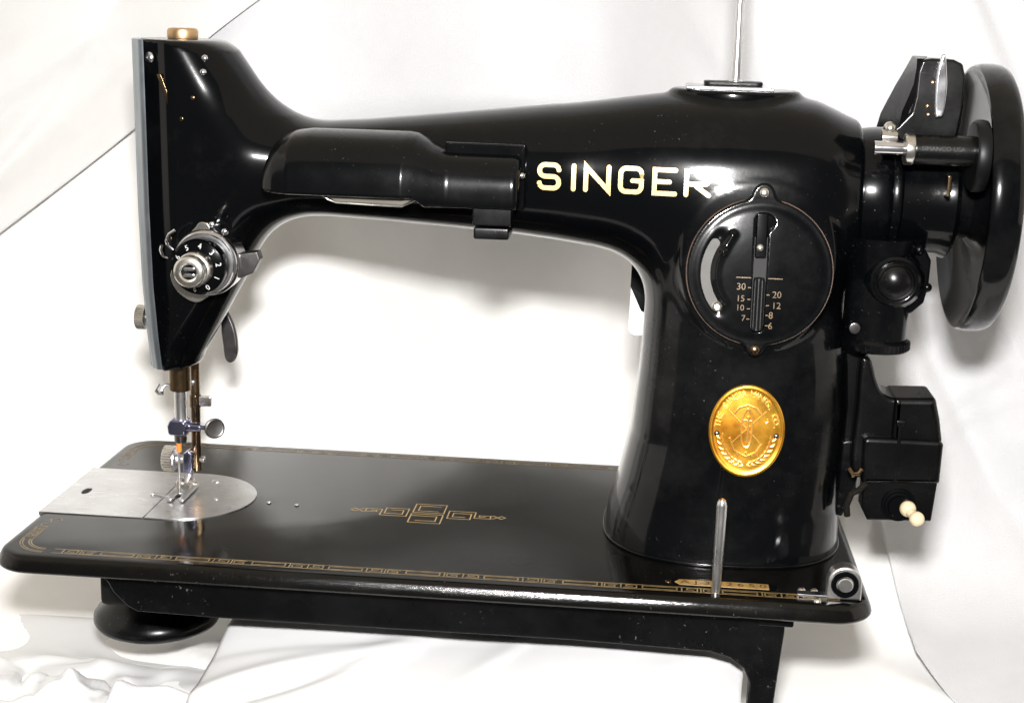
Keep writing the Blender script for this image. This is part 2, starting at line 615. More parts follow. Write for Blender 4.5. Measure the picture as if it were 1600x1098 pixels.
def f_body(x, y, z):
    dy = y - YC
    # arm
    zt, zb, a = arm_top(x), arm_bot(x), arm_dep(x)
    b = (zt - zb) / 2
    n = 2.45
    nz = np.interp(x, [150, 230], [2.3, 2.1])
    q = (np.abs(dy / a) ** nz + np.abs((z - (zt + zb) / 2) / b) ** nz) ** (1 / nz)
    arm = (q - 1) * np.minimum(a, b)
    arm = smax(arm, x - 353.5, 22)
    arm = smax(arm, 86 - x, 18)
    # pillar
    xl, xr, pd = pil_l(z), pil_r(z), pil_d(z)
    hx = (xr - xl) / 2
    n = 2.6
    q = (np.abs((x - (xl + xr) / 2) / hx) ** n + np.abs(dy / pd) ** n) ** (1 / n)
    pil = (q - 1) * np.minimum(hx, pd)
    pil = smax(pil, z - 185, 30)
    pil = np.maximum(pil, -1.0 - z)
    d = smin(arm, pil, 26)
    # head
    r = 25.0
    H = 25.0
    p2 = sd_poly(x, z, HEAD)
    rl = np.interp(z, [100, 150, 180, 207, 212], [25, 25, 28, 21.5, 17.0])
    hd = (np.hypot(np.maximum(p2, 0) / rl, np.abs(dy) / H) - 1) * np.minimum(rl, H)
    hd = smax(hd, z - 211.3, 3)
    hd = smax(hd, 65.0 - z, 3)
    d = smin(d, hd, 20)
    # left side cut where the face plate sits, and the narrow bevel on the front left corner
    d = smax(d, 46.4 + 7.0 * (dy / 25.0) ** 2 + taper(z) - x, 1.6)
    d = smax(d, ((63.5 + taper(z) - x) * 0.42 - (dy + H) * 0.907), 1.0)
    # raised boss for the spool pin
    q = np.hypot((x - 304.2) / 27.0, dy / 20.0)
    bs = (q - 1) * 20
    bs = smax(bs, z - 197.2, 1.5)
    bs = smax(bs, 180 - z, 2)
    d = smin(d, bs, 3.5)
    # flat seat for the stitch plate
    st = np.hypot(x - 316.0, z - 126.0) - 30.6
    st = smax(st, 50.2 + 0.135 * (z - 126.0) - y, 2)
    st = smax(st, y - 75, 2)
    d = smin(d, st, 8)
    # nose towards the hub
    hb = np.hypot(dy, z - 154.5) - 28.6
    hb = smax(hb, np.abs(x - 340) - 14.0, 2)
    d = smin(d, hb, 10)
    return d


def surface_nets(f, lo, hi, h):
    ax = [np.arange(l, u + h, h) for l, u in zip(lo, hi)]
    X, Y, Z = np.meshgrid(*ax, indexing='ij')
    F = f(X, Y, Z)
    sg = F < 0
    nx, ny, nz = F.shape
    # cells with a sign change
    acc = np.zeros((nx - 1, ny - 1, nz - 1, 3)); cnt = np.zeros((nx - 1, ny - 1, nz - 1))
    for axis in range(3):
        a = [slice(None)] * 3; b = [slice(None)] * 3
        a[axis] = slice(0, -1); b[axis] = slice(1, None)
        Fa, Fb = F[tuple(a)], F[tuple(b)]
        cr = (Fa < 0) != (Fb < 0)
        den = np.where(cr, Fa - Fb, 1)
        t = np.where(cr, Fa / den, 0)
        o1, o2 = [q for q in range(3) if q != axis]
        for i1 in (0, 1):
            for i2 in (0, 1):
                sl = [slice(None)] * 3
                sl[axis] = slice(None)
                sl[o1] = slice(i1, (-1 if i1 == 0 else None))
                sl[o2] = slice(i2, (-1 if i2 == 0 else None))
                c = cr[tuple(sl)]; tt = t[tuple(sl)]
                cnt += c
                acc[..., axis] += np.where(c, tt, 0)
                acc[..., o1] += np.where(c, i1, 0)
                acc[..., o2] += np.where(c, i2, 0)
    on = cnt > 0
    idx = -np.ones(on.shape, int)
    idx[on] = np.arange(on.sum())
    I = np.argwhere(on)
    V = (I + acc[on] / cnt[on][:, None]) * h + np.array(lo)
    faces = []
    for axis in range(3):
        o1, o2 = (axis + 1) % 3, (axis + 2) % 3
        a = [slice(None)] * 3; b = [slice(None)] * 3
        a[axis] = slice(0, -1); b[axis] = slice(1, None)
        for k in (o1, o2):
            a[k] = slice(1, -1); b[k] = slice(1, -1)
        sa, sb = sg[tuple(a)], sg[tuple(b)]
        for flip in (False, True):
            e = np.argwhere((sa & ~sb) if not flip else (~sa & sb))
            if not len(e):
                continue
            base = e.copy()
            base[:, o1] += 1; base[:, o2] += 1
            q = []
            for d1, d2 in ((-1, -1), (0, -1), (0, 0), (-1, 0)):
                c = base.copy()
                c[:, o1] += d1; c[:, o2] += d2
                q.append(idx[c[:, 0], c[:, 1], c[:, 2]])
            q = np.stack(q, 1)
            if flip:
                q = q[:, ::-1]
            faces.append(q)
    return V, np.concatenate(faces)


def grad(f, V, e=0.25):
    G = np.zeros_like(V)
    for i in range(3):
        p = V.copy(); p[:, i] += e
        m = V.copy(); m[:, i] -= e
        G[:, i] = (f(*p.T) - f(*m.T)) / (2 * e)
    return G


def implicit_mesh(name, f, lo, hi, h, mat, parent, its=3):
    V, Q = surface_nets(f, lo, hi, h)
    for _ in range(its):
        G = grad(f, V)
        d = f(*V.T)
        V = V - G * (np.clip(d, -h, h) / np.maximum((G * G).sum(1), 0.05))[:, None]
    G = grad(f, V, 0.5)
    Nn = G / np.maximum(np.linalg.norm(G, axis=1), 1e-6)[:, None]
    me = bpy.data.meshes.new(name)
    me.from_pydata((V * S).tolist(), [], Q.tolist())
    me.update()
    o = finish(name, me, mat, parent, sharp=None)
    me.normals_split_custom_set_from_vertices(Nn.tolist())
    return o


def front_y(x, z, f=f_body, y0=25.0, y1=88.0):
    """y of the casting's front surface at x,z (arrays)"""
    x = np.asarray(x, float); z = np.asarray(z, float)
    lo = np.full(x.shape, y0); hi = np.full(x.shape, y1)
    ys = np.linspace(y0, y1, 90)
    found = np.zeros(x.shape, bool)
    for a, b in zip(ys, ys[1:]):
        v = f(x, np.full(x.shape, b), z)
        new = (v < 0) & ~found
        lo = np.where(new, a, lo); hi = np.where(new, b, hi)
        found |= new
    for _ in range(18):
        m = (lo + hi) / 2
        v = f(x, m, z)
        hi = np.where(v < 0, m, hi); lo = np.where(v < 0, lo, m)
    return (lo + hi) / 2


def on_front(V2, off):
    """2D (x,z) points laid on the casting's front, raised by off along the normal"""
    V2 = np.array(V2, float)
    y = front_y(V2[:, 0], V2[:, 1])
    P = np.stack([V2[:, 0], y, V2[:, 1]], 1)
    G = grad(f_body, P, 0.4)
    G /= np.linalg.norm(G, axis=1)[:, None]
    return P + G * off


# ------------------------------------------------------------------ the machine
machine = link(bpy.data.objects.new("sewing_machine", None))
machine.empty_display_size = 0.05
machine["label"] = "vintage black enamelled sewing machine with gilt oval badge and cream lettering on its arm"
machine["category"] = "sewing machine"

body = implicit_mesh("arm_casting", f_body, (40, 30, -4), (366, 146, 216), 1.7, ENAMEL, machine)

# ---- lettering on the arm: square rounded capitals as raised gilt ribbons
LH, LW = 11.5, 1.95


def arc(cx, cz, r, a0, a1, n=6):
    return [(cx + r * math.cos(math.radians(a0 + (a1 - a0) * i / n)), cz + r * math.sin(math.radians(a0 + (a1 - a0) * i / n))) for i in range(n + 1)]


def letter_strokes(ch, w):
    h = LH - LW
    w = w - LW
    r = 2.3
    m = h * 0.5
    if ch == 'S':
        return [[(w, h - 1.9)] + arc(w - r, h - r, r, 10, 90) + arc(r, h - r, r, 90, 180) + arc(r, m + r, r, 180, 270) + arc(w - r, m - r, r, 90, 0) + arc(w - r, r, r, 0, -90) + arc(r, r, r, 270, 190) + [(0, 1.9)]]
    if ch == 'I':
        return [[(0, 0), (0, h)]]
    if ch == 'N':
        return [[(0, 0), (0, h), (w, 0), (w, h)]]
    if ch == 'G':
        return [[(w, h - 2.2)] + arc(w - r, h - r, r, 0, 90) + arc(r, h - r, r, 90, 180) + arc(r, r, r, 180, 270) + arc(w - r, r, r, 270, 360) + [(w, m - 0.2), (w * 0.58, m - 0.2)]]
    if ch == 'E':
        return [[(w, h), (0, h), (0, 0), (w, 0)], [(1.0, m), (w * 0.72, m)]]
    if ch == 'R':
        return [[(0, 0), (0, h)] + arc(w - r, h - r, r, 90, 0) + arc(w - r, m - 0.4 + r, r, 0, -90) + [(1.0, m - 0.4)], [(w * 0.45, m - 1.3), (w, 0)]]


for ch, x0, w in (('S', 222.8, 10.1), ('I', 237.1, 2), ('N', 242.2, 11.4), ('G', 256.6, 10.6), ('E', 270.6, 10.4), ('R', 283.6, 11.2)):
    V, F = [], []
    for k, st in enumerate(letter_strokes(ch, w)):
        st = dens(st, 0.9)
        v, f = ribbon(st, LW)
        # rounded ends
        for end, sgn in ((0, -1), (-1, 1)):
            p = np.array(st[end]); q = np.array(st[1 if end == 0 else -2])
            d = (p - q) / np.hypot(*(p - q))
            nn = np.array([-d[1], d[0]])
            i0 = len(v)
            ring = [p + nn * LW / 2 * math.cos(t) + d * LW / 2 * math.sin(t) for t in np.linspace(0, math.pi, 9)]
            v += ring
            f.append(tuple(range(i0, i0 + 9)))
        b = len(V)
        z0 = 154.9 + LW / 2
        base = [(p[0] + x0 + LW / 2, p[1] + z0) for p in v]
        P = on_front(base, 0.16 + 0.05 * k)
        V += P.tolist()
        F += [tuple(i + b for i in q) for q in f]
    raw("letter", V, F, LETTER, body, sharp=None)

# ---- seam rim at the foot of the pillar
mb = MB()
pts = []
for i in range(120):
    t = 2 * math.pi * i / 120
    c, s_ = math.cos(t), math.sin(t)
    pts.append((308.75 + 53.0 * np.sign(c) * abs(c) ** (2 / 2.6), YC + 52.0 * np.sign(s_) * abs(s_) ** (2 / 2.6)))
mb.prism([pts], XY(0), 0.05, 1.5, 0.5)
mb.build("pillar_foot_rim", ENAMEL, machine)

# ---- bed
BW, BD, BT = 368.0, 178.0, 7.6


def rrect(inset, r, n=9):
    out = []
    x0, y0, x1, y1 = inset, inset, BW - inset, BD - inset
    r = max(0.5, r - inset)
    for cx, cy, a in ((x1 - r, y0 + r, -90), (x1 - r, y1 - r, 0), (x0 + r, y1 - r, 90), (x0 + r, y0 + r, 180)):
        for k in range(n + 1):
            t = math.radians(a + 90 * k / n)
            out.append((cx + r * math.cos(t), cy + r * math.sin(t)))
    return out


prof = [(5.2, 0.0), (4.0, -0.10), (3.0, -0.40), (2.2, -0.95), (1.62, -1.7), (1.12, -2.7), (0.66, -3.8), (0.28, -4.9), (0.08, -5.7), (0.15, -6.3), (0.7, -7.0), (1.6, -7.45), (3, -7.6)]
V, F = [], []
N = len(rrect(0, 17))
for ins, z in prof:
    V += [(x, y, z) for x, y in rrect(ins, 17)]
for k in range(len(prof) - 1):
    for i in range(N):
        j = (i + 1) % N
        F.append((k * N + i, (k + 1) * N + i, (k + 1) * N + j, k * N + j))
F.append(tuple(range(N)))
F.append(tuple(range((len(prof) - 1) * N, len(prof) * N))[::-1])
bed = raw("bed", V, F, BEDMAT, machine, sharp=60)

# slide plate and needle plate (bright steel)
seam = 49.6
py0, py1, pcx, pr = 55.0, 121.4, 58.6, 33.2
pcy = (py0 + py1) / 2
mb = MB()
slide = [(0.9, py0), (seam - 0.35, py0), (seam - 0.35, py1), (0.9, py1)]
mb.prism([slide, circle(11.2, 86.5, 2.0, 20, 4.6)], XY(0), -1.5, 0.45, 0.12)
sl = mb.build("slide_plate", STEEL, bed)
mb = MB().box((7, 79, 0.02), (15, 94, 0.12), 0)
mb.build("finger_hole_shade", BLACKHOLE, bed)  # black sheet painting the shade under the hole
a0 = math.asin((py1 - pcy) / pr)
pl = [(seam + 0.35, py0)] + [(pcx + pr * math.cos(t), pcy + pr * math.sin(t)) for t in np.linspace(-math.pi / 2, math.pi / 2, 60)] + [(seam + 0.35, py1)]
slots = [[(51.0 + k * 2.4, 84), (52.2 + k * 2.4, 84), (52.2 + k * 2.4, 96), (51.0 + k * 2.4, 96)] for k in range(3)]
mb = MB().prism([pl] + slots, XY(0), -1.5, 0.55, 0.14)
npl = mb.build("needle_plate", STEEL, bed)
MB().box((49.5, 82, 0.02), (60, 98, 0.10), 0).build("feed_slot_shade", BLACKHOLE, bed)  # black sheet standing in for the dark below the feed slots
for sx, sy, r in ((67.0, 111.5, 3.0), (74.5, 85.5, 1.5)):
    mb = MB().prism([circle(sx, sy, r, 24), [(sx - r * .75, sy - .3), (sx + r * .7, sy - .55), (sx + r * .75, sy + .1), (sx - r * .7, sy + .3)]], XY(0), 0.3, 0.75, 0.1)
    mb.build("plate_screw", STEEL, npl)
for sx, sy, r in ((99.5, 85.6, 1.1), (113, 84.3, 1.1), (84, 106, 0.6), (57.5, 73, .6)):
    MB().dome((sx, sy, 0.3), (0, 0, 1), r, 0.5, 14).build("bed_pin", STEEL, bed)


def flat_ribbons(strokes, w, z):
    V, F = [], []
    for k, st in enumerate(strokes):
        closed = len(st) > 2 and st[0] == st[-1]
        v, f = ribbon(st[:-1] if closed else st, w, closed)
        b = len(V)
        zz = z + 0.004 * (k % 5)
        V += [(p[0], p[1], zz) for p in v]
        F += [tuple(i + b for i in q) for q in f]
    return V, F


# gold border: two lines and blocks of key pattern between
strokes_thin, bars = [], []
BI, BO = 12.2, 7.6           # inner and outer distance from the edge


def key_block(x0, x1, flip, at):
    """meander between the two border lines; at(x, t) maps to bed xy (t 0 outer .. 1 inner)"""
    out = []
    n = max(1, int((x1 - x0) / 5.2))
    L = (x1 - x0) / n
    for i in range(n):
        a = x0 + i * L
        out.append([at(a + 0.06 * L, 0.08), at(a + 0.06 * L, 0.92)])
        q = [(0.2, 0.22), (0.88, 0.22), (0.88, 0.82), (0.34, 0.82), (0.34, 0.5), (0.7, 0.5)]
        if (i + flip) % 2:
            q = [(1.08 - u, 1 - v) for u, v in q]
        out.append([at(a + u * L, v) for u, v in q])
    return out


front = lambda x, t: (x, BO + (BI - BO) * t)
back = lambda x, t: (x, BD - BO - (BI - BO) * t)
for at, xa, xb in ((front, 30, 345), (back, 30, 262)):
    strokes_thin.append([at(xa - 4, 0), at(xb, 0)])
    strokes_thin.append([at(xa - 4, 1), at(xb, 1)])
    x = xa
    k = 0
    while x < xb - 18:
        strokes_thin += key_block(x, x + 15.5, k, at)
        bars.append([at(x + 17.0, 0.22), at(x + 31.0, 0.22), at(x + 31.0, 0.78), at(x + 17.0, 0.78), at(x + 17.0, 0.22)])
        x += 32.5
        k += 1
# rounded corners and the short returns on the left end
for sy in (1, -1):
    f = (lambda p: p) if sy == 1 else (lambda p: (p[0], BD - p[1]))
    for R, d in ((14.5, BO), (10.0, BI)):
        c = (d + R, d + R)
        a = [f((c[0] + R * math.cos(math.radians(t)), c[1] + R * math.sin(math.radians(t)))) for t in np.linspace(270, 180, 10)]
        strokes_thin.append(a + [f((d, 38.0))])
    for R, d in ((13.6, BO + 1.0), (11, BI - 1.0)):
        c = (d + R, d + R)
        strokes_thin.append([f((c[0] + R * math.cos(math.radians(t)), c[1] + R * math.sin(math.radians(t)))) for t in np.linspace(270, 180, 10)])
    side = lambda x, t, f=f: f((BO + (BI - BO) * t, x))
    strokes_thin += key_block(24, 37, 0, side)
    strokes_thin.append([f((BO, 38.0)), f((BI, 38.0))])
    strokes_thin.append([f((BO + 1.5, 38.2)), f((BO + 0.6, 41)), f((BO + 4.2, 43.2)), f((BO + 2.4, 47)), f((BO + 6.4, 48.6)), f((BO + 8.2, 45.6))])
V, F = flat_ribbons(strokes_thin + bars, 0.62, 0.05)
gb = raw("gold_border", V, F, DECAL, bed, sharp=None)
gb["kind"] = "stuff"



# centre motif
cx, cy = 175.0, 83.3
half = [
    [(2.2, 0.6), (20.2, 0.6), (20.2, 12.4), (2.2, 12.4), (2.2, 0.6)],
]
motif = []
# two big interlocking rectangles (upper, lower)
motif.append([(-9.0, 1.0), (9.0, 1.0), (9.0, 12.0), (-9.0, 12.0), (-9.0, 1.0)])
motif.append([(6.0, 9.6), (-6.2, 9.6), (-6.2, 3.2), (5.6, 3.2)])
motif.append([(-9.4, -1.0), (9.0, -1.0), (9.0, -12.0), (-9.4, -12.0), (-9.4, -1.0)])
motif.append([(-5.8, -9.4), (5.8, -9.4), (5.8, -3.4), (-9.2, -3.4)])
for s in (1, -1):
    q = lambda p: (s * p[0], s * p[1])
    motif.append([q(p) for p in ((25.6, 5.0), (11.8, 5.0), (11.8, -4.6), (25.0, -4.6), (25.0, 2.4), (14.6, 2.4), (14.6, -2.2), (22.0, -2.2))])
    motif.append([q(p) for p in ((25.6, 5.0), (27.2, 5.0), (27.2, -2.4), (36.4, -2.4), (36.4, 1.2), (30.0, 1.2), (30.0, -0.4), (33.6, -0.4))])
    motif.append([q(p) for p in ((36.4, 1.2), (38.2, 1.6), (42.6, -1.8), (45.0, 0.0), (42.6, 1.8), (38.2, -1.8), (36.4, -2.2))])
V, F = flat_ribbons([[(cx + u * 0.80, cy + v * 1.06) for u, v in st] for st in motif], 0.62, 0.05)
raw("bed_motif", V, F, MOTIF, bed, sharp=None)

# dark oil stain near the middle of the front
st = [(222.8 + 5.4 * math.cos(t) * (1 + .12 * math.sin(3 * t + 1)), 30.6 + 4.2 * math.sin(t) * (1 + .1 * math.cos(4 * t))) for t in np.linspace(0, 2 * math.pi, 40)[:-1]]
raw("oil_stain", [(x, y, 0.03) for x, y in st], [tuple(range(len(st)))], ENAMEL, bed, sharp=None)

# serial number plaque
V, F = [], []
pol = round_poly([(287.6, 17.4), (289.6, 14.6), (326.2, 14.6), (326.2, 20.4), (289.6, 20.4)], 0.4)
mb = MB().prism([pol], XY(0), 0.0, 0.35, 0.12)
sp = mb.build("serial_plaque", DECAL2, bed)
mb = MB().prism([round_poly([(284.5, 17.4), (287.5, 13.0), (328.5, 13.0), (330, 17.4), (328.5, 22), (287.5, 22)], 1.5)], XY(0), 0.0, 0.2, 0.1)
mb.build("serial_surround", ENAMEL, bed)
for k, ch in enumerate("AJ322650"):
    if k == 3:
        pass
    tv, tf = text_mesh(ch, 6.0)
    raw("serial_letter", [(291.9 + k * 4.55 + v[0] * 1.0, 17.6 + v[1] * 0.82, 0.40) for v in tv], tf, BLACKHOLE, sp, sharp=None)
MB().dome((285.0, 17.2, 0.2), (0, 0, 1), 1.3, .6, 16).build("plaque_rivet", BRONZE, bed)

# upright pin at the front edge
pin = MB().lathe((304.2, 9.6, 0), (0.01, 0, 1), [(0, -2), (1.7, -2), (1.75, 0), (2.05, 10), (2.1, 36.6), (1.9, 38.2), (1.3, 39.2), (0, 39.5)], 24).build("front_spool_pin", STEEL, machine)
MB().dome((304.6, 9.6, 39.3), (0, 0, 1), 1.1, .5, 14).build("pin_tip", BRASSCAP, pin)

# chrome bracket with washer on the right front corner
br = [(348.6, 0.2), (362.2, 0.2), (362.2, 7.4)] + [(355.4 + 6.8 * math.cos(t), 7.4 + 6.8 * math.sin(t)) for t in np.linspace(0, math.pi, 18)[1:-1]] + [(348.6, 7.4)]
mb = MB().prism([br], XZ(8.5), 0, -7.0, 0.9, 3)
brk = mb.build("hinge_bracket", STEEL, machine)
MB().lathe((355.3, 8.6, 7.0), (0, -1, 0), [(3.4, 0), (5.4, 0), (5.6, 0.7), (5.3, 1.3), (3.6, 1.3), (3.4, 0.3)], 36, closed=True).build("washer", ENAMEL, brk)
mb = MB().lathe((355.3, 8.6, 7.0), (0, -1, 0), [(3.1, 0), (3.1, 1.6), (2.7, 2.0), (0, 2.0)], 28)
mb.build("bracket_screw", STEEL, brk)
MB().box((337.0, 9.0, 0.05), (349.6, 13.5, 1.5), 0.4).build("bracket_foot", SATINCHROME, brk)
for x_, y_ in ((339.2, 15.6), (344.2, 15.2), (344.5, 5.2)):
    mb = MB().dome((x_, y_, 0.2), (0, 0, 1), 1.7, 1.6, 18)
    mb.build("bracket_bolt", NICKEL, brk)

# ---- underside of the bed
skirt = [(45, -7.7), (49.5, -13.0), (51.5, -17.0), (54.5, -20.0), (57.8, -23.2), (62.0, -25.2), (111, -26.0), (245, -25.4), (303.0, -26.6), (311.5, -28.6), (317.5, -33.0), (320.2, -39.0), (320.0, -84.0), (328.2, -84.0), (331.2, -40.0), (333.0, -16), (333.0, -7.7)]
mb = MB().prism([skirt], XZ(10), 0.0, -9.0, 0.7)
ff = mb.build("bed_apron", DULL, machine)
mb = MB().box((322, 9.0, -13.5), (336.5, 24, -7.7), 1.0)
mb.build("apron_lug", DULL, ff)
mb = MB().box((62, 60, -31), (300, 150, -8), 3)
mb.box((107, 22, -29.5), (304, 60, -8), 2)
mb.build("under_frame", CAST, machine)
MB().cyl((280, 50, -33.2), (0, 0, 1), 21, 26, 40, 2).build("gear_housing", CAST, machine)
# bobbin case holder : round pot with a flange
mb = MB().lathe((45, 84, -8), (0, 0, -1), [(0, 0), (20, 0), (20.3, 30), (20.8, 34), (22.3, 39), (25.0, 43.2), (28.2, 46.4), (29.6, 48.6), (29.8, 51), (28.6, 53.2), (24, 55.6), (16, 57), (0, 57.3)], 72)
mb.build("hook_cover", DULL, machine)
mb = MB().lathe((45, 84, -17), (0, 0, -1), [(20.1, 0), (22.2, 0.4), (22.6, 2), (22.3, 15), (20.1, 18)], 48)
mb.build("hook_ring", CAST, machine)
mb = MB().box((38, 28, -32), (86, 72, -9), 3)
mb.build("hook_bracket", CAST, machine)
MB().ball((67.5, 27.0, -27.5), 1.8, 14).build("hook_screw", NICKEL, machine)
MB().ball((71, 7.8, -9.0), 1.2, 12).build("apron_screw", NICKEL, ff)

# ---- face plate, ribbed, wrapped round the left end of the head
nz, V, F = 60, [], []
ysx = []
for k in range(57):
    ysx.append(-25.2 + 50.4 * k / 56)
zs = np.linspace(67.5, 211.2, nz)
for z in zs:
    H = 25.0
    tp = float(taper(z))
    for yy in ysx:
        u = yy / 25.2
        dyv = u * (H + 0.1)
        e = abs(u)
        rib = 0.7 * math.cos((e - 0.62) / 0.38 * 2 * math.pi * 3) if e > 0.62 else 0.7
        edge = 1.9 * max(0, (e - 0.9) / 0.1) ** 2
        V.append((46.2 + 7.0 * (dyv / 25.0) ** 2 + tp - 3.4 - rib * 0.7 + edge, YC + dyv, z))
off = len(V)
for z in zs:
    H = 25.0
    tp = float(taper(z))
    for yy in ysx:
        dyv = yy / 25.2 * (H + 0.1)
        V.append((46.2 + 7.0 * (dyv / 25.0) ** 2 + tp + 0.1, YC + dyv, z))
ny = len(ysx)
for k in range(nz - 1):
    for i in range(ny - 1):
        a = k * ny + i
        F.append((a, a + ny, a + ny + 1, a + 1))
        a += off
        F.append((a, a + 1, a + ny + 1, a + ny))
for k in range(nz - 1):
    for i in (0, ny - 1):
        a, b = k * ny + i, (k + 1) * ny + i
        F.append((a, a + off, b + off, b) if i == 0 else (a, b, b + off, a + off))
for i in range(ny - 1):
    for k in (0, nz - 1):
        a = k * ny + i
        F.append((a, a + 1, a + 1 + off, a + off) if k == 0 else (a, a + off, a + 1 + off, a + 1))
FACEM = mat_metal("face_plate_satin", (0.40, 0.44, 0.48), 0.36, 0.06, tint=(0.32, 0.36, 0.40))
fp = raw("face_plate", V, F, FACEM, machine, sharp=50)
mb = MB().dome((54.6, 66.4, 203.6), (-0.5, -0.85, 0), 2.6, 1.8, 20)
mb.build("face_plate_screw", CHROME, fp)
MB().dome((62.5, 65.4, 199.0), (0, -1, 0), 1.3, .8, 16).build("head_rivet", CHROME, machine)
# thumb screw on the face plate
mb = MB().cyl((43.9, 84, 86.4), (-1, 0, 0), 5.6, 4.5, flute=(36, 0.35), bev=0.6)
mb.cyl((48, 84, 86.4), (-1, 0, 0), 1.9, 9.6)
mb.build("face_plate_thumb_screw", NICKEL, fp)
# brass take-up slot edge
mb = MB().prism([round_poly([(58.2, 197), (60.2, 197), (67.0, 178.6), (65.2, 177.6)], 0.6)], XZ(64.6), 0, 1.2, 0.2)
mb.build("thread_slot", BRONZE, machine)
# oil cap on top
mb = MB().lathe((62.4, 88, 211.0), (0, 0, 1), [(0, 0), (6.2, 0), (6.7, 0.8), (6.8, 3.4), (6.3, 4.6), (5.4, 5.0), (0, 5.1)], 40)
mb.build("oil_cap", BRASSCAP, machine)
for x_, z_ in ((78.3, 204.0), (78.1, 198.2)):
    yv = float(front_y([x_], [z_])[0])
    MB().dome((x_, yv, z_), (0, -1, 0), 1.6, 1.2, 16).build("thread_guide_stud", CHROME, machine)
for x_, z_ in ((62.5, 126.5), (74.2, 187.5), (69.2, 178.5)):
    yv = float(front_y([x_], [z_])[0])
    MB().dome((x_, yv, z_), (0, -1, 0), 1.0, .5, 12).build("head_pin", BRONZE, machine)

# ---- tension unit
TX, TZ, TY = 79.6, 117.2, 62.5
ax = (0, -1, 0)
o = (TX, TY, TZ)
HEADSEAT = -9
tu = MB().lathe(o, ax, [(0, -9), (14.6, -9), (14.8, 1.5), (14.6, 3.2), (13.6, 4.4), (12.4, 4.8), (12.0, 5.6), (13.4, 6.2), (13.2, 7.6), (11.5, 8.0), (0, 8.0)], 64).build("tension_unit", SATINCHROME, machine)
dial = MB().lathe(o, ax, [(0, 8.0), (10.6, 8.0), (11.9, 8.8), (12.0, 13.6), (11.2, 15.0), (7.2, 16.4), (0, 16.4)], 64).build("tension_dial", ENAMEL, tu)
mb = MB().lathe(o, ax, [(0, 16.4), (7.1, 16.4), (7.4, 17.0), (7.4, 21.4), (6.9, 22.0), (6.1, 22.2), (6.1, 22.9), (6.7, 23.3), (6.8, 27.0), (6.4, 27.7), (5.4, 28.3), (4.0, 28.3), (3.3, 27.6), (3.2, 22.0), (0, 22.0)], 56)
kn = mb.build("tension_knob", NICKEL, tu)
MB().cyl((TX, TY - 22.05, TZ), ax, 3.0, 0.6, 24, .1).build("knob_bore_shade", BLACKHOLE, tu)  # black disc painting the shade at the bottom of the bore
mb = MB().box((TX - 2.4, TY - 27.6, TZ + 0.5), (TX + 2.4, TY - 22.4, TZ + 2.2), 0.5)
mb.box((TX - 2.4, TY - 27.6, TZ - 2.2), (TX + 2.4, TY - 22.4, TZ - 0.5), 0.5)
mb.build("tension_screw", CHROME, tu)
for k, dgt in enumerate("0123456789"):
    ang = math.radians(-62 + k * 36)
    tv, tf = text_mesh(dgt, 3.2)
    rr = 9.3
    tV = []
    for v in tv:
        lx, lz = v[0], v[1]
        rad = rr + lz
        a = ang + 0.0
        X = rad * math.cos(a) + lx * math.sin(a)
        Z = rad * math.sin(a) - lx * math.cos(a)
        rr2 = math.hypot(X, Z)
        h = np.interp(rr2, [7.2, 11.2, 11.9], [16.4, 15.0, 14.2]) + 0.07
        tV.append((TX + X, TY - float(h), TZ + Z))
    raw("dial_numeral", tV, tf, WHITEMARK, dial, sharp=None)
pl = smooth_poly([(-15.6, -2.5), (-16.8, -8), (-13.5, -14.0), (-7.0, -18.0), (-2.0, -16.8), (1, -12), (6, 0), (2, 13.0), (0.2, 16.8), (-3.2, 17.2), (-5.5, 14.5), (-11, 9), (-13, 3)], 5)
mb = MB().prism([[(TX + u, TZ + v) for u, v in pl]], XZ(TY), -7, 0.9, 0.35)
mb.build("tension_plate", NICKEL, tu)
mb = MB().prism([round_poly([(92.0, 121.0), (101.6, 122.6), (102.6, 119.0), (99.6, 113.0), (94, 110.6), (90, 111)], 1.0)], XZ(TY), -6, 0.5, 0.5)
mb.build("thread_regulator", DARKSTEEL, tu)
mb = MB().tube([(64.5, 60.0, 122.5), (63.4, 57.5, 124.5), (63.6, 55.0, 127.0), (65.5, 53.5, 130), (68, 54, 131.8)], 0.75, 8)
mb.tube([(62.2, 60, 118.5), (61.2, 57, 120), (61, 55, 123), (61.8, 54, 125)], 0.7, 8)
mb.build("check_spring", CHROME, tu)
mb = MB().dome((82.5, 60, 134.0), ax, 1.5, 1.3, 14)
mb.dome((88.3, 59, 131.3), ax, 1.6, 1.4, 14)
mb.build("tension_stud", CHROME, tu)

# ---- needle bar, presser bar and foot
nb = MB().cyl((57.4, 88, 51.8), (0, 0, 1), 5.0, 22, 36, .5).build("needle_bar_bushing", BRONZE, machine)
MB().cyl((57.4, 88, 29), (0, 0, 1), 2.8, 30, 32, .4).build("needle_bar", STEEL, machine)
mb = MB().tube([(53.5, 86, 54.2), (51.5, 85, 54.6), (50.2, 84.2, 53.4), (49.8, 83.6, 51.6)], 0.7, 10)
mb.tube([(47.0, 84, 52.0), (48.4, 84, 50.6), (50.4, 83.4, 50.8), (50.2, 83.4, 52.2)], 0.8, 10)
mb.tube([(47.0, 84, 52.0), (48.8, 84.4, 55.2)], 0.5, 8)
mb.build("thread_hook", CHROME, machine)
nc = MB()
nc.prism([round_poly([(52.4, 30.8), (60.0, 30.8), (60.8, 33), (60.4, 37.8), (53.2, 38.0), (52.0, 35)], 1.6)], XZ(88), -5.0, 4.4, 0.8, 3)
nc.cyl((59, 87, 34.8), (1, 0, 0), 2.7, 3.5, 24, .4)
nc.cyl((61, 87, 34.6), (1, 0, 0), 2.2, 6.2, 24, .5)
ncl = nc.build("needle_clamp", BLUED, machine)
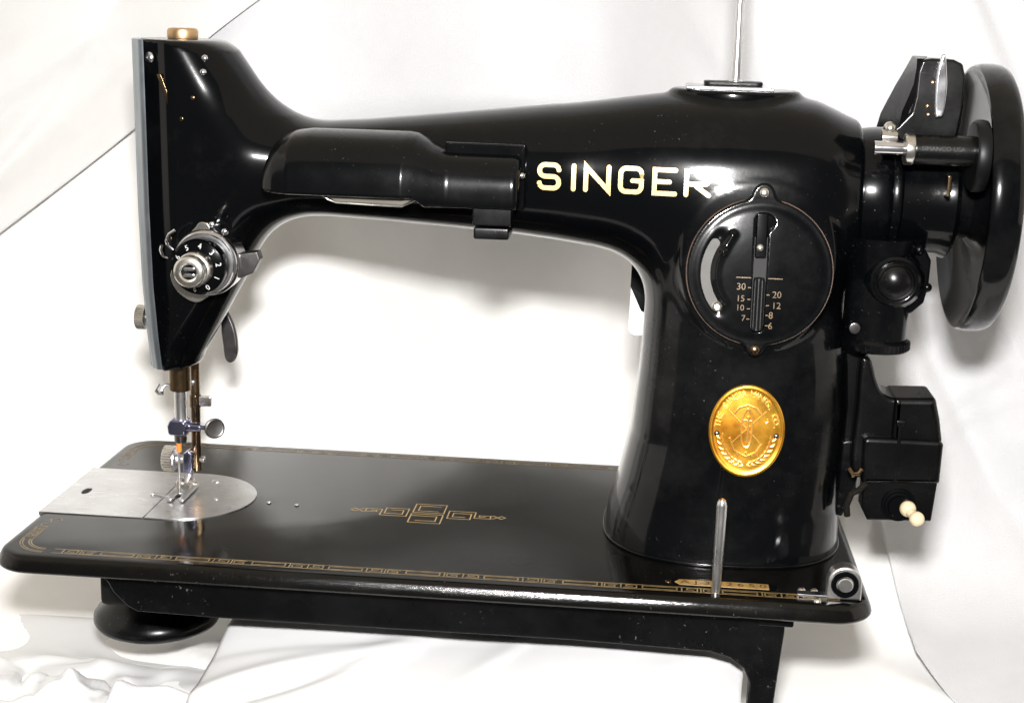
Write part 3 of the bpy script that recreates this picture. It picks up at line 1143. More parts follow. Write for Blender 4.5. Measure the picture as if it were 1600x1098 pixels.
mb = MB().cyl((66, 87, 34.4), (1, 0, 0), 1.0, 5, 16, .2)
mb.lathe((73.6, 87, 34.4), (0.55, -0.83, 0.1), [(0, -1.0), (4.0, -1.0), (4.7, -0.6), (4.8, 0), (4.7, 0.7), (4.0, 1.1), (3.4, 0.8), (0, 0.8)], 40)
mb.build("clamp_thumb_screw", DARKSTEEL, ncl)
MB().lathe((57.2, 87.4, 26.8), (0, 0, 1), [(0, 0), (2.6, 0), (2.9, 1.0), (2.9, 3.2), (3.8, 4.4), (0, 4.4)], 24).build("needle_collar", DARKSTEEL, machine)
nd = MB().lathe((56.6, 86.2, 1.5), (0, 0, 1), [(0, 0), (0.35, 1.2), (0.55, 4), (0.6, 20.4), (0.85, 21.2), (0, 21.4)], 16).build("needle", STEEL, machine)
MB().cyl((56.7, 86.2, 22.4), (0, 0, 1), 1.2, 4.2, 20, .2).build("needle_shank", ORANGE, nd)
pb = MB().cyl((60.0, 102, 8.5), (0, 0, 1), 2.25, 62, 32, .3).build("presser_bar", BRONZE, machine)
MB().cyl((60.0, 102, 40.0), (0, 0, 1), 2.7, 6.0, 32, .3).build("presser_bar_collar", BRONZE, pb)
mb = MB().box((61.5, 100.5, 40.6), (68.0, 102.6, 45.8), 0.9)
mb.build("presser_guide", NICKEL, pb)
MB().dome((59.4, 99.6, 52.6), (0, -1, 0), 1.5, 1.0, 18).build("presser_screw", CHROME, pb)
# thumb screw holding the foot
mb = MB().cyl((45.2, 99, 14.8), (1, 0, 0), 6.2, 5.0, flute=(34, 0.4), bev=0.5)
ts = mb.build("foot_thumb_screw", NICKEL, machine)
mb = MB().lathe((50.2, 99, 14.8), (1, 0, 0), [(5.2, 0), (5.0, 0.8), (2.6, 1.2), (2.2, 2.0), (1.9, 4.5), (2.4, 4.6), (2.5, 5.6), (0, 5.6)], 28)
mb.build("screw_neck", STEEL, ts)
mb = MB().prism([round_poly([(55.4, 9.2), (58.9, 8.6), (59.8, 11), (59.8, 18.4), (58.2, 20.2), (55.6, 18.6)], 0.7)], XZ(97), -4, 2, 0.5)
ft = mb.build("presser_foot", BLUED, machine)
mb = MB().cyl((61.5, 102, 14.2), (1, 0, 0), 1.5, 2.6, 16, .3)
mb.build("foot_stud", NICKEL, ft)
mb = MB().tube([(58.2, 98, 10), (57.8, 97.0, 6.8), (57.4, 95.5, 4.0)], [1.5, 1.7, 2.2], 12)
mb.build("foot_shank", STEEL, ft)
mb = MB().prism([round_poly([(52.8, 76.5), (55.6, 76.5), (56.0, 86), (58.4, 86), (58.8, 76.5), (61.4, 76.5), (61.4, 101), (59.5, 103), (54.5, 103), (52.8, 101)], 0.8)], XY(0), 1.0, 2.5, 0.4)
mb.build("foot_sole", STEEL, ft)
mb = MB()
for x_ in (54.2, 59.8):
    mb.lathe((x_ - 1.3, 94.5, 4.2), (1, 0, 0), [(0, 0), (2.4, 0), (2.8, .5), (2.8, 2.1), (2.4, 2.6), (0, 2.6)], 22)
mb.cyl((51.8, 94.5, 4.2), (1, 0, 0), 1.0, 10.4, 14, .2)
mb.build("foot_hinge", NICKEL, ft)
mb = MB().tube([(54.0, 77.4, 3.0), (50.5, 77.2, 3.4), (46.8, 77.6, 3.6)], [0.7, 0.8, 1.4], 12)
mb.ball((46.4, 77.6, 3.6), 1.5, 14)
mb.build("thread_finger", CHROME, ft)
# lever behind the head
mb = MB().prism([smooth_poly([(69.6, 84), (71.2, 86), (73.5, 82), (76.2, 74.5), (77.2, 65.5), (75.6, 60.4), (73.0, 59.2), (70.8, 61.4), (70.0, 68), (69.2, 76)], 6)], XZ(116), -1.5, 1.5, 0.9, 3)
mb.build("presser_lifter", DARKSTEEL, machine)


# ---- lamp on the front of the arm
def loft_x(knots, n=40, ex=3.0):
    """knots: (x, ybackC, halfdepth, ztop, zbot)"""
    V, F = [], []
    for x, yc, a, zt, zb in knots:
        b = (zt - zb) / 2
        for i in range(n):
            t = 2 * math.pi * i / n
            c, s = math.cos(t), math.sin(t)
            V.append((x, yc + a * np.sign(c) * abs(c) ** (2 / ex), (zt + zb) / 2 + b * np.sign(s) * abs(s) ** (2 / ex)))
    for k in range(len(knots) - 1):
        for i in range(n):
            j = (i + 1) % n
            F.append((k * n + i, k * n + j, (k + 1) * n + j, (k + 1) * n + i))
    F.append(tuple(range(n))[::-1])
    F.append(tuple(range((len(knots) - 1) * n, len(knots) * n)))
    return V, F


LMP_T = cub([104.5, 106.5, 108.5, 111.5, 115, 120, 127, 168, 172, 176.5, 180, 185, 190, 220], [153, 159, 165, 171, 173.8, 175.9, 176.8, 176.9, 176.4, 174.2, 172.0, 170.1, 169.9, 169.8])


def f_lamp(x, y, z):
    zt = LMP_T(x)
    zc = 152.0
    yb = np.interp(x, [105, 108, 113, 120, 168, 176, 186, 218], [49, 45, 41.5, 39.0, 39.0, 41.5, 44.5, 44.5])
    # section: rounded front from top edge to a flat lower rim
    a = 64 - yb
    b = zt - zc
    lower = np.where(x > 184, 14.0, 11.0)
    zz = np.where(z > zc, (z - zc) / np.maximum(b, 1), (zc - z) / lower)
    q = (np.abs((y - 64) / a) ** 2.5 + np.abs(zz) ** 2.5) ** (1 / 2.5)
    d = (q - 1) * np.minimum(a, np.maximum(b, 3))
    cut = np.where(x > 180, 146.5, 150.8)
    cut = np.interp(x, [100, 173, 177, 230], [150.8, 150.8, 147.2, 147.0])
    d = smax(d, cut - z, 1.2)
    d = smax(d, x - 216.3, 3.5)
    d = smax(d, 106.6 - x, 4)
    d = smax(d, y - 63.0, 1)
    return d


lamp = implicit_mesh("arm_lamp", f_lamp, (103, 34, 142), (220, 66, 181), 1.1, DUSTY, machine)
mb = MB().prism([round_poly([(133.0, 152), (139.4, 147.6), (167.4, 147.0), (174.6, 151.4), (174.6, 153.5), (133, 153.5)], [0, 2.5, 2.5, 0, 0, 0])], XZ(46), -12, 0.0, 0.5)
mb.build("lamp_lens", LENS, lamp)
mb = MB().tube([(133.2, 45.6, 151.0), (136.5, 45.5, 148.7), (139.8, 45.4, 147.6), (153, 45.4, 147.2), (167.4, 45.4, 147.0), (171.0, 45.5, 148.6), (174.4, 45.6, 150.6)], 0.35, 8)
mb.build("lens_rim", NICKEL, lamp)
mb = MB().box((184, 55.5, 146), (217.8, 59.5, 173.4), 0.8)
mb.build("lamp_mount", ENAMEL, lamp)
mb = MB().box((197.0, 46, 140), (213.4, 58, 148), 0.8)
mb.box((197.8, 44.5, 134.6), (212.6, 62, 139.6), 1.0)
mb.build("lamp_clip", BAKE, lamp)
mb = MB().dome((216.8, 52, 160.8), (0.3, -1, 0), 1.4, 1.0, 14)
mb.build("lamp_screw", CHROME, lamp)
MB().dome((220.6, 58.6, 161.0), (0, -1, 0), 0.9, 0.6, 12).build("arm_pin", CHROME, machine)

# ---- spool pin on the boss
mb = MB().box((283.0, 74.5, 197.0), (319.6, 100.5, 198.7), 0.55)
scv = mb.build("spool_pin_plate", SATINCHROME, machine)
mb = MB().prism([round_poly([(290.8, 84), (315.6, 84), (315.6, 98), (290.8, 98)], 3)], XY(0), 198.8, 200.4, 0.4)
mb.build("felt_washer", RUBBER, scv)
mb = MB().lathe((304.2, 89, 197.8), (-0.006, 0, 1), [(0, 0), (3.0, 0), (3.0, 2.8), (2.0, 3.4), (1.9, 4), (1.85, 62), (1.2, 64), (0, 64.4)], 28)
mb.build("spool_pin", STEEL, scv)

# ---- stitch length plate
PX, PZ, PY = 316.0, 126.0, 45.0
TILT = 0.135


def seg_d(x, z, ax_, az, bx, bz):
    ex, ez = bx - ax_, bz - az
    t = np.clip(((x - ax_) * ex + (z - az) * ez) / (ex * ex + ez * ez), 0, 1)
    return np.hypot(x - ax_ - ex * t, z - az - ez * t)


def arc_d(x, z, cx_, cz_, R, a0, a1):
    """distance to an arc (degrees)"""
    a = np.degrees(np.arctan2(z - cz_, x - cx_)) % 360
    inside = (a >= a0) & (a <= a1)
    d = np.abs(np.hypot(x - cx_, z - cz_) - R)
    e = np.minimum(*[np.hypot(x - cx_ - R * math.cos(math.radians(t)), z - cz_ - R * math.sin(math.radians(t))) for t in (a0, a1)])
    return np.where(inside, d, e)


def plate_face(r2):
    """y of the plate's domed front relative to its seat"""
    return PY - 1.7 - 1.25 * np.maximum(0, 1 - r2)


def f_plate(x, y, z):
    y = y - TILT * (z - PZ)
    r = np.hypot(x - PX, z - PZ)
    r2 = r * r / 29.6 ** 2
    d2 = smin(r - 29.6, np.hypot(x - PX - 0.2, z - PZ - 31.6) - 4.4, 5)
    d2 = smin(d2, np.hypot(x - PX + 0.2, z - PZ + 30.6) - 3.4, 4)
    front = plate_face(r2) - y
    front = front + 0.22 * np.exp(-((r - 27.2) / 1.8) ** 2)              # shallow step inside the rim
    rd_ = arc_d(x, z, PX, PZ - 0.5, 17.6, 150, 222)
    front = front - 1.0 * np.exp(-(rd_ / 1.25) ** 2)
    rd2 = seg_d(x, z, PX - 15.3, PZ + 8.3, PX - 11.6, PZ + 15.0)
    front = front - 0.9 * np.exp(-(rd2 / 1.3) ** 2)
    rd3 = arc_d(x, z, PX, PZ - 0.5, 21.9, 140, 224)
    front = front + 0.7 * np.exp(-(rd3 / 2.6) ** 2)
    d = smax(d2, front, 0.9)
    d = smax(d, y - PY - 5.0, 0.4)
    sl_ = seg_d(x, z, PX, PZ - 21.4, PX, PZ + 21.0) - 2.7
    sl_ = smin(sl_, np.hypot(x - PX - 2.2, z - PZ - 20.4) - 3.0, 1.5)
    d = smax(d, -sl_, 0.5)
    cr_d = arc_d(x, z, PX, PZ - 0.5, 21.9, 148, 219) - 1.9
    d = smax(d, -cr_d, 0.5)
    return d


sp_ = implicit_mesh("stitch_plate", f_plate, (PX - 32, PY - 8.5, PZ - 36), (PX + 32, PY + 10.5, PZ + 38), 0.62, ENAMEL, machine)
rim_pts = [(PX + 29.75 * math.cos(t), PY - 0.35, PZ + 29.75 * math.sin(t)) for t in np.linspace(math.radians(104), math.radians(436), 90)]
MB().tube(rim_pts, 0.24, 6).build("worn_rim", RUSTY, sp_)
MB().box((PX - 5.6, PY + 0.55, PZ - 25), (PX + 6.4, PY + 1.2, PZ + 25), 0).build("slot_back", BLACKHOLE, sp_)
cr2 = [(PX + 25 * math.cos(math.radians(t)), PZ - 0.5 + 25 * math.sin(math.radians(t))) for t in np.linspace(143, 225, 16)] + [(PX + 19 * math.cos(math.radians(t)), PZ - 0.5 + 19 * math.sin(math.radians(t))) for t in np.linspace(225, 143, 16)]
MB().prism([cr2], XZ(PY), -0.3, 1.3, 0.1).build("slot_track", TRACK, sp_)
mb = MB().lathe((PX - 16.6, PY - 1.0, PZ - 14.2), ax, [(0, 0), (2.0, 0), (2.2, 1.4), (1.6, 2.0), (1.1, 1.8), (1.0, 0.8), (0, 0.8)], 22)
mb.build("track_stop", NICKEL, sp_)
for x_, z_, m_ in ((PX + 0.2, PZ + 32.2, NICKEL), (PX - 0.2, PZ - 31.2, BRONZE)):
    mb = MB().dome((x_, PY - 1.5, z_), ax, 2.1, 1.3, 20)
    mb.build("plate_screw", m_, sp_)
mb = MB().box((PX - 2.3, PY - 2.2, PZ + 6), (PX + 2.3, PY + 0.4, PZ + 24), 0.6)
mb.build("stitch_lever", ENAMEL, sp_)
MB().dome((PX - 0.4, PY - 2.2, PZ + 10.2), ax, 1.6, 1.2, 18).build("lever_screw", NICKEL, sp_)
mb = MB().lathe((PX, PY - 2.0, PZ - 12.5), (0, 0, 1), [(0, -11), (2.2, -10.6), (2.4, -9), (2.4, 9), (2.1, 10.4), (0, 10.8)], 26, flute=(13, 0.45, -9.1, 9.1))
mb.build("stitch_knob", RUBBER, sp_)


def on_plate(x_, z_):
    r2 = ((x_ - PX) ** 2 + (z_ - PZ) ** 2) / 29.6 ** 2
    return PY - 1.7 - 1.25 * max(0, 1 - r2) - 0.08


def plate_text(s, x_, z_, size, mat=NUMERAL):
    tv, tf = text_mesh(s, size)
    raw("plate_numeral", [(x_ + v[0], on_plate(x_ + v[0], z_ + v[1]), z_ + v[1]) for v in tv], tf, mat, sp_, sharp=None)


for s_, z_ in (("30", 120.2), ("15", 115.4), ("10", 111.6), ("7", 107.4)):
    plate_text(s_, PX - 7.2 if len(s_) > 1 else PX - 5.6, z_, 3.9 if s_ == "30" else 3.5)
for s_, z_ in (("20", 117.4), ("12", 113.0), ("8", 109.0), ("6", 104.6)):
    plate_text(s_, PX + 7.4 if len(s_) > 1 else PX + 5.4, z_, 3.8)
V, F = [], []
tick = [[(PX - 9.4, 124.0), (PX - 3.4, 124.0)], [(PX + 3.4, 124.0), (PX + 9.4, 124.0)]]
tick += [[(PX - 4.4, z_), (PX - 3.2, z_)] for z_ in (120, 115.2, 111.4, 107.2)] + [[(PX + 3.2, z_), (PX + 4.4, z_)] for z_ in (117.4, 113, 109, 104.8)]
for st in tick:
    v, f = ribbon(st, 0.38)
    b = len(V)
    V += [(p[0], on_plate(p[0], p[1]), p[1]) for p in v]
    F += [tuple(i + b for i in q) for q in f]
raw("plate_marks", V, F, NUMERAL, sp_, sharp=None)

for ch_ in sp_.children:                       # the plate leans back with the pillar
    for v in ch_.data.vertices:
        v.co.y += TILT * (v.co.z - PZ * S)

# white plate fixed at the back of the pillar, its rounded corner shows beside it
mb = MB().prism([round_poly([(262.6, 77.4), (290, 77.4), (290, 118), (263.6, 118)], [4.5, 1, 1, 1])], XZ(134), -5, 0.0, 0.6)
rp = mb.build("rear_plate", IVORYWHITE, machine)
mb = MB().prism([round_poly([(263.0, 101.5), (268.5, 90), (290, 80), (290, 119), (263.2, 119)], 0.8)], XZ(133.9), 0, 1.0, 0.3)
mb.build("rear_plate_pad", RUBBER, rp)

# ---- gilt oval badge
BX, BZ = 315.0, 58.8
bw, bh = 15.9, 19.7
BYC = float(front_y([BX], [BZ])[0])


def badge_y(x_, z_):
    return front_y([x_], [z_])[0]


V, F = [], []
rr = [0, .15, .3, .45, .6, .72, .80, .86, .885, .91, .94, .965, .985, 1.0, 1.0]
hh = [.75, .75, .74, .72, .70, .68, .66, .64, .72, 1.02, 1.15, 1.1, .9, .5, -.6]
nb_ = 72
P2 = []
for r, h in zip(rr, hh):
    for i in range(nb_):
        t = 2 * math.pi * i / nb_
        P2.append((BX + bw * r * math.cos(t), BZ + bh * r * math.sin(t), h))
yy = front_y([p[0] for p in P2], [p[1] for p in P2])
V = [(p[0], float(y) - p[2], p[1]) for p, y in zip(P2, yy)]
for k in range(len(rr) - 1):
    for i in range(nb_):
        j = (i + 1) % nb_
        F.append((k * nb_ + i, k * nb_ + j, (k + 1) * nb_ + j, (k + 1) * nb_ + i))
badge = raw("badge", V, F, GOLD, machine, sharp=60)
relief = MB()


def relief_tube(pts, r):
    P = []
    for x_, z_ in pts:
        y = float(badge_y(BX + x_, BZ + z_)) - 0.98
        P.append((BX + x_, y, BZ + z_))
    relief.tube(P, r, 8)


# shuttle in the middle, crossed needles, bobbin curve
sh = smooth_poly([(0, 9.2), (1.7, 7.0), (2.2, 2), (2.1, -4), (1.2, -6.4), (-0.6, -6.8), (-1.7, -5.2), (-2.1, -1), (-1.9, 5)], 5)
relief_tube([(p[0] - 0.2, p[1] + 0.4) for p in sh] + [(sh[0][0] - .2, sh[0][1] + .4)], 0.55)
relief_tube([(0.3, -5.0), (0.5, 0), (0.3, 6.5)], 0.75)
relief_tube([(-1.5, 5.0), (1.6, 4.6)], 0.4)
for s in (1, -1):
    relief_tube([(s * -6.4, -5.6), (s * -3, -2.0), (s * 2.8, 4.0), (s * 7.8, 8.8)], 0.32)
    relief_tube([(s * 5.6, 7.6), (s * 3.6, 10.2), (0, 11.4)], 0.6)
relief_tube([(-7, -3), (-5, -8), (0, -10.6), (4, -9), (6.4, -5)], 0.5)
relief_tube([(8.2, 5.6), (8.6, 4.6), (7.6, 4.2), (7.9, 3.2)], 0.3)
for k in range(5):
    relief_tube([(-4 + 2 * k, -8.8 - 0.6 * (k % 2)), (-3.2 + 2 * k, -10.4)], 0.5)
# laurel sprays
for s in (1, -1):
    for k in range(8):
        t = math.radians(-86 + k * 10)
        x_, z_ = 11.0 * math.cos(t) * s, 14.0 * math.sin(t)
        dx, dz = -math.sin(t) * s, math.cos(t)
        for q in (1, -1):
            nx, nz = math.cos(t) * s * q, math.sin(t) * q
            relief_tube([(x_, z_), (x_ + dx * 1.1 + nx * 0.9, z_ + dz * 1.1 + nz * 0.9), (x_ + dx * 2.3 + nx * 1.3, z_ + dz * 2.3 + nz * 1.3)], [0.35, 0.6, 0.2])
relief.build("badge_relief", GILT, badge)
word = "THE SINGER MANFG. CO."
V, F = [], []
for k, ch in enumerate(word):
    if ch == ' ':
        continue
    t = math.radians(172 - k * (164 / (len(word) - 1)))
    X, Z = (bw - 3.6) * math.cos(t), (bh - 3.9) * math.sin(t)
    nrm = np.array([math.cos(t) / (bw), math.sin(t) / (bh)]); nrm /= np.hypot(*nrm)
    ux = np.array([nrm[1], -nrm[0]])
    tv, tf = text_mesh(ch, 3.5, 0.35, 0.10)
    b = len(V)
    pts = [(BX + X + ux[0] * v[0] + nrm[0] * v[1], BZ + Z + ux[1] * v[0] + nrm[1] * v[1], v[2]) for v in tv]
    yy = front_y([p[0] for p in pts], [p[1] for p in pts])
    V += [(p[0], float(y) - 0.85 - p[2], p[1]) for p, y in zip(pts, yy)]
    F += [tuple(i + b for i in q) for q in tf]
raw("badge_lettering", V, F, GILT, badge)
for x_ in (-12.3, 12.3):
    y = float(badge_y(BX + x_, BZ - 1.6))
    MB().dome((BX + x_, y - 0.5, BZ - 1.6), ax, 1.25, 1.0, 18).build("badge_rivet", DARKSTEEL, badge)

# ---- hub, hand wheel
HZ = 154.5
hub = MB().lathe((0, YC, HZ), (1, 0, 0), [(0, 346), (28.8, 346.0), (29.6, 346.6), (30.1, 348), (30.2, 350.2), (29.6, 351.4), (28.4, 351.8), (28.4, 352.4), (29.2, 352.9), (29.8, 353.8), (30.0, 355.2), (29.2, 356.4), (27.6, 356.8), (27.4, 357.2), (27.8, 357.45), (28.05, 358.2), (28.35, 360), (28.62, 362), (28.8, 364), (28.86, 367), (28.4, 368.6), (27.6, 369.3), (27.4, 369.7), (27.8, 369.9), (28.0, 370.6), (28.3, 372.2), (28.0, 373.2), (26, 373.6), (24.6, 374.6), (24.4, 384), (24.8, 392), (26, 396), (24, 398), (0, 398)], 96).build("hub", ENAMEL, machine)
mb = MB().cyl((350, 84, 184.0), (0, 0, 1), 2.6, 2.6, 18, .4)
mb.box((345.5, 80, 181.4), (355.5, 90, 184.6), 0.8)
mb.build("hub_oil_cap", BRONZE, hub)
WX = 409.0
wp = [(14, 404), (18, 405), (22, 408), (28, 409.6), (36, 410), (44, 408.7), (49.5, 406.4), (52.8, 404), (54.2, 403), (55.4, 403.2), (56.2, 404.6), (56.6, 407), (56.7, 410), (56.4, 412.8), (55.4, 415), (53.6, 416.2), (50, 416), (46, 415), (36, 414), (14, 414)]
wheel = MB().lathe((0, YC, HZ), (1, 0, 0), wp, 96, closed=True).build("hand_wheel", ENAMEL, machine)
mb = MB().lathe((0, YC, HZ), (1, 0, 0), [(0, 396), (17, 396), (17, 418), (15, 420), (0, 420)], 48)
mb.build("wheel_clutch", ENAMEL, wheel)

# ---- bobbin winder in front of the hub
WY, WZ = 58.0, 177.0
cam_ = [(365.4, 184.0), (368.5, 186.5), (373.0, 192.0), (374.0, 198), (374.2, 208), (375.5, 212.6), (379, 213.4), (388, 213.2), (391.6, 211.6), (393.4, 206), (393.4, 194), (392.4, 184), (390, 179), (372, 179)]
bw_ = MB().prism([round_poly(cam_, 1.6)], XZ(WY), -14, 3.0, 1.2, 3).build("bobbin_winder", BAKE, machine)
A_ = [(373.6, 213.2, 55.6), (373.6, 209.0, 55.2), (373.0, 203.0, 55.2), (371.3, 197.6, 55.2), (369.4, 192.2, 55.2), (368.6, 186.0, 55.2)]
B_ = [(374.6, 213.8, 73), (371.6, 207.5, 73), (368.6, 201.5, 73), (366.0, 195.6, 73), (363.6, 190.0, 73), (362.4, 184.4, 73)]
V = [(x_, y_, z_) for x_, z_, y_ in A_] + [(x_, y_, z_) for x_, z_, y_ in B_] + [(x_ + 6, y_, z_) for x_, z_, y_ in B_] + [(x_ + 3, y_ + 1, z_) for x_, z_, y_ in A_]
F = []
for k in range(5):
    for a, b in ((0, 6), (6, 12), (12, 18), (18, 0)):
        F.append((a + k, b + k, b + k + 1, a + k + 1))
F += [(0, 18, 12, 6), (5, 11, 17, 23)]
raw("winder_side", V, F, DULL, bw_, sharp=30)
mb = MB().prism([smooth_poly([(382.0, 191.5), (383.6, 190.2), (385.6, 191.8), (386.0, 202), (385.0, 210.5), (384.2, 214.6), (383.2, 215.2), (382.2, 213), (381.2, 205)], 5)], XZ(WY), 3.2, 5.4, 0.8, 3)
mb.build("winder_latch", CHROME, bw_)
for x_, z_ in ((380.4, 204.0), (379.2, 194.6), (379.8, 191.2)):
    MB().dome((x_, WY - 3.0, z_), ax, 0.9, .7, 12).build("winder_pin", BRASSCAP, bw_)
mb = MB().cyl((374.0, 50, 177.6), (1, 0, 0), 6.0, 25.5, 36, .8)
mb.build("winder_barrel", BAKE, bw_)
mb = MB().cyl((370.6, 50, 177.6), (1, 0, 0), 6.4, 3.8, 36, .8)
mb.build("winder_bushing", NICKEL, bw_)
mb = MB().cyl((358.6, 50, 177.8), (1, 0, 0), 2.7, 12.4, 26, .5)
mb.build("winder_spindle", CHROME, bw_)
mb = MB().cyl((362.0, 56, 181.5), (1, 0, 0), 3.2, 6.4, 26, .5)
mb.ball((365.4, 56, 185.2), 2.8, 18)
mb.build("winder_post", NICKEL, bw_)
mb = MB().lathe((398.5, 52, 175.6), (1, 0, 0), [(0, -1), (13.6, -1), (14.4, 0), (14.6, 2.5), (14.2, 4.2), (13.0, 4.8), (0, 4.8)], 48)
mb.build("winder_tyre", RUBBER, bw_)
mb = MB().box((389.0, 50, 159.0), (390.7, 56, 167.5), .4)
mb.build("winder_tab", BRONZE, bw_)
tv, tf = text_mesh("SIMANCO USA", 2.6)
V = []
for v in tv:
    a = v[1] / 6.1
    V.append((385 + v[0], 50 - 6.1 * math.cos(a + 0.15), 177.6 + 6.1 * math.sin(a + 0.15)))
raw("barrel_lettering", V, tf, FAINT, bw_, sharp=None)

# ---- potted motor under the hub
mt = MB().lathe((367.5, 66, 92), (0, 0, 1), [(0, 0), (13.6, 0), (14.4, 1.0), (14.6, 4), (14.0, 4.6), (13.4, 5.2), (13.6, 30), (14.2, 40), (16, 48), (0, 48)], 52).build("potted_motor", ENAMEL, machine)
mb = MB().lathe((369.0, 64, 92.6), (0, 0, 1), [(0, -0.4), (12.4, -0.4), (13.4, 0.4), (13.4, 3.4), (12.6, 4.0), (0, 4.0)], 96, flute=(48, 0.4, 0.3, 3.5))
mb.build("motor_grease_ring", DULL, mt)
mb = MB().lathe((372.0, 52, 123.4), (0, -1, 0), [(0, -14), (13.2, -14), (12.4, -3), (11.0, -1), (10.2, 0.6), (9.0, 1.2), (8.4, 0.8), (0, .8)], 44)
mb.build("brush_housing", ENAMEL, mt)
mb = MB().lathe((372.0, 50.8, 123.4), (0, -1, 0), [(0, -1), (7.6, -1), (7.6, 1.2), (7.0, 1.8), (6.4, 1.5), (5.0, 2.6), (2.6, 3.5), (0, 3.8)], 44)
mb.build("brush_cap", BAKE, mt)
mb = MB().prism([round_poly([(376, 137), (385, 135.5), (387.6, 131), (387.4, 120), (386.0, 113.0), (381.5, 108.5), (376, 107)], 2)], XZ(62), -16, 1, 1.2, 3)
mb.ball((387.0, 62, 119.6), 2.0, 14)
mb.build("motor_lug", ENAMEL, mt)
mb = MB().dome((381.6, 58, 136.0), ax, 2.2, 2.2, 16)
mb.build("motor_bolt", ENAMEL, mt)
mb = MB().cyl((357.6, 58, 102.4), (0, -1, 0), 2.4, 4.0, flute=(16, .3), bev=.4)
mb.build("motor_knurled_screw", DARKSTEEL, mt)

# ---- terminal box with light switch on the right of the pillar
tb = MB()
tb.prism([smooth_poly([(362.0, 40), (362.2, 66), (362.2, 86), (364.6, 88.6), (367.2, 86.4), (369.6, 79), (372.4, 73.6), (376.5, 71.4), (381.5, 70), (381.5, 50), (378, 38), (368, 34.6)], 5)], XZ(62), -22, 0, 2.2, 4)
t_box = tb.build("terminal_box", BAKE, machine)
mb = MB().prism([round_poly([(377.5, 72.0), (394.6, 72.6), (397.2, 63), (398.8, 54.5), (399.0, 45), (398.2, 37.0), (377.5, 35.6)], [1, 2, 2, 2, 2, 1.5, 1])], XZ(60), -24, 0.5, 2.6, 4)
mb.build("plug_block", BAKE, t_box)
mb = MB().prism([round_poly([(365.6, 53.5), (367.2, 54.6), (397.5, 54.6), (399.2, 53.0), (399.0, 35.5), (366.2, 34.0)], 1.2)], XZ(59), -10, 1.4, 2.0, 4)
mb.build("terminal_cover", BAKE, t_box)
mb = MB().box((378.5, 56.5, 60.4), (382.4, 60, 63.0), 0.6)
mb.box((379.6, 57.4, 35), (381.2, 60, 60.6), 0.3)
mb.build("cover_rib", BAKE, t_box)
mb = MB().prism([round_poly([(367.4, 36), (367.2, 22.6), (370.2, 17.2), (397.2, 18.2), (398.4, 36)], .9)], XZ(60), -10, 0.8, 0.8, 3)
sw = mb.build("switch_box", BAKE, t_box)
mb = MB().lathe((382.8, 59.2, 25.0), ax, [(0, 0), (7.4, 0), (7.2, 0.8), (6.2, 1.0), (6.0, 2.0), (5.0, 2.2), (4.6, 3.2), (3.4, 3.0), (0, 3.0)], 40)
mb.build("switch_collar", ENAMEL, t_box)
tg = MB().ball((386.2, 55.5, 24.6), 3.5, 22)
tg.tube([(386.4, 55, 24.3), (387.6, 51.5, 23.4), (388.4, 49.5, 22.9)], [2.8, 1.9, 2.2], 16)
tg.ball((388.9, 48.2, 22.8), 3.2, 22)
tg.build("light_switch", IVORY, t_box)
mb = MB().tube([(368, 58, 34.0), (365, 55, 32.0), (361.8, 54, 30.5), (360.2, 54.5, 25), (361.0, 56, 20)], 1.4, 12)
mb.build("lamp_cord", CORD, t_box)
mb = MB().prism([smooth_poly([(356.0, 46), (362, 50), (366.5, 44), (366, 33), (362.6, 22), (360.6, 15.5), (357.5, 18), (355, 30)], 5)], XZ(70), -6, 2, 0.8)
mb.build("terminal_bracket", DULL, t_box)
MB().box((350, 70, 24), (366.5, 92, 92), 2).build("terminal_gap_block", DULL, t_box)  # dark box added to close the bright gap beside the pillar
mb = MB().tube([(360.5, 57, 40.5), (362.0, 55, 38.6), (364.0, 55, 39.4), (365.2, 56, 41)], 1.3, 10)
mb.build("terminal_screw", BRONZE, t_box)

# ------------------------------------------------------------------ white cloth setting
def cloth_mat(name, base, rough=0.55, weave=1100, bump=0.12, sheen=0.2, spec=0.3):
    m, nt, b = new_mat(name)
    tc = nt.nodes.new("ShaderNodeTexCoord")
    n = noise(nt, 26, 4, 0.6)
    rc = ramp(nt, n.outputs["Fac"], [(0.3, tuple(c * 0.94 for c in base)), (0.7, base)])
    lk(nt, rc.outputs[0], b.inputs["Base Color"])
    b.inputs["Roughness"].default_value = rough
    b.inputs["Specular IOR Level"].default_value = spec
    b.inputs["Sheen Weight"].default_value = sheen
    w = noise(nt, weave, 2, 0.7)
    w2 = noise(nt, weave / 6, 3, 0.6)
    ad = nt.nodes.new("ShaderNodeMath"); ad.operation = 'MULTIPLY_ADD'
    lk(nt, w2.outputs["Fac"], ad.inputs[0]); ad.inputs[1].default_value = 0.25; lk(nt, w.outputs["Fac"], ad.inputs[2])
    bp = nt.nodes.new("ShaderNodeBump")
    bp.inputs["Strength"].default_value = bump
    bp.inputs["Distance"].default_value = 0.0006
    lk(nt, ad.outputs[0], bp.inputs["Height"])
    lk(nt, bp.outputs[0], b.inputs["Normal"])
    return m


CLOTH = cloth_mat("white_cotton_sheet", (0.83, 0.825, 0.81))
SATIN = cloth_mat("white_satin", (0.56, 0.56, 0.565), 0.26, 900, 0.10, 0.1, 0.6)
ORGANZA = cloth_mat("white_organza", (0.55, 0.552, 0.565), 0.55, 950, 0.55, 0.3, 0.3)
DRAPE = cloth_mat("white_curtain", (0.62, 0.617, 0.61), 0.5, 900, 0.2, 0.2, 0.3)
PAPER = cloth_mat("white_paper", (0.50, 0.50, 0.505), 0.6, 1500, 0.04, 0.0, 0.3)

rng = np.random.RandomState(5)


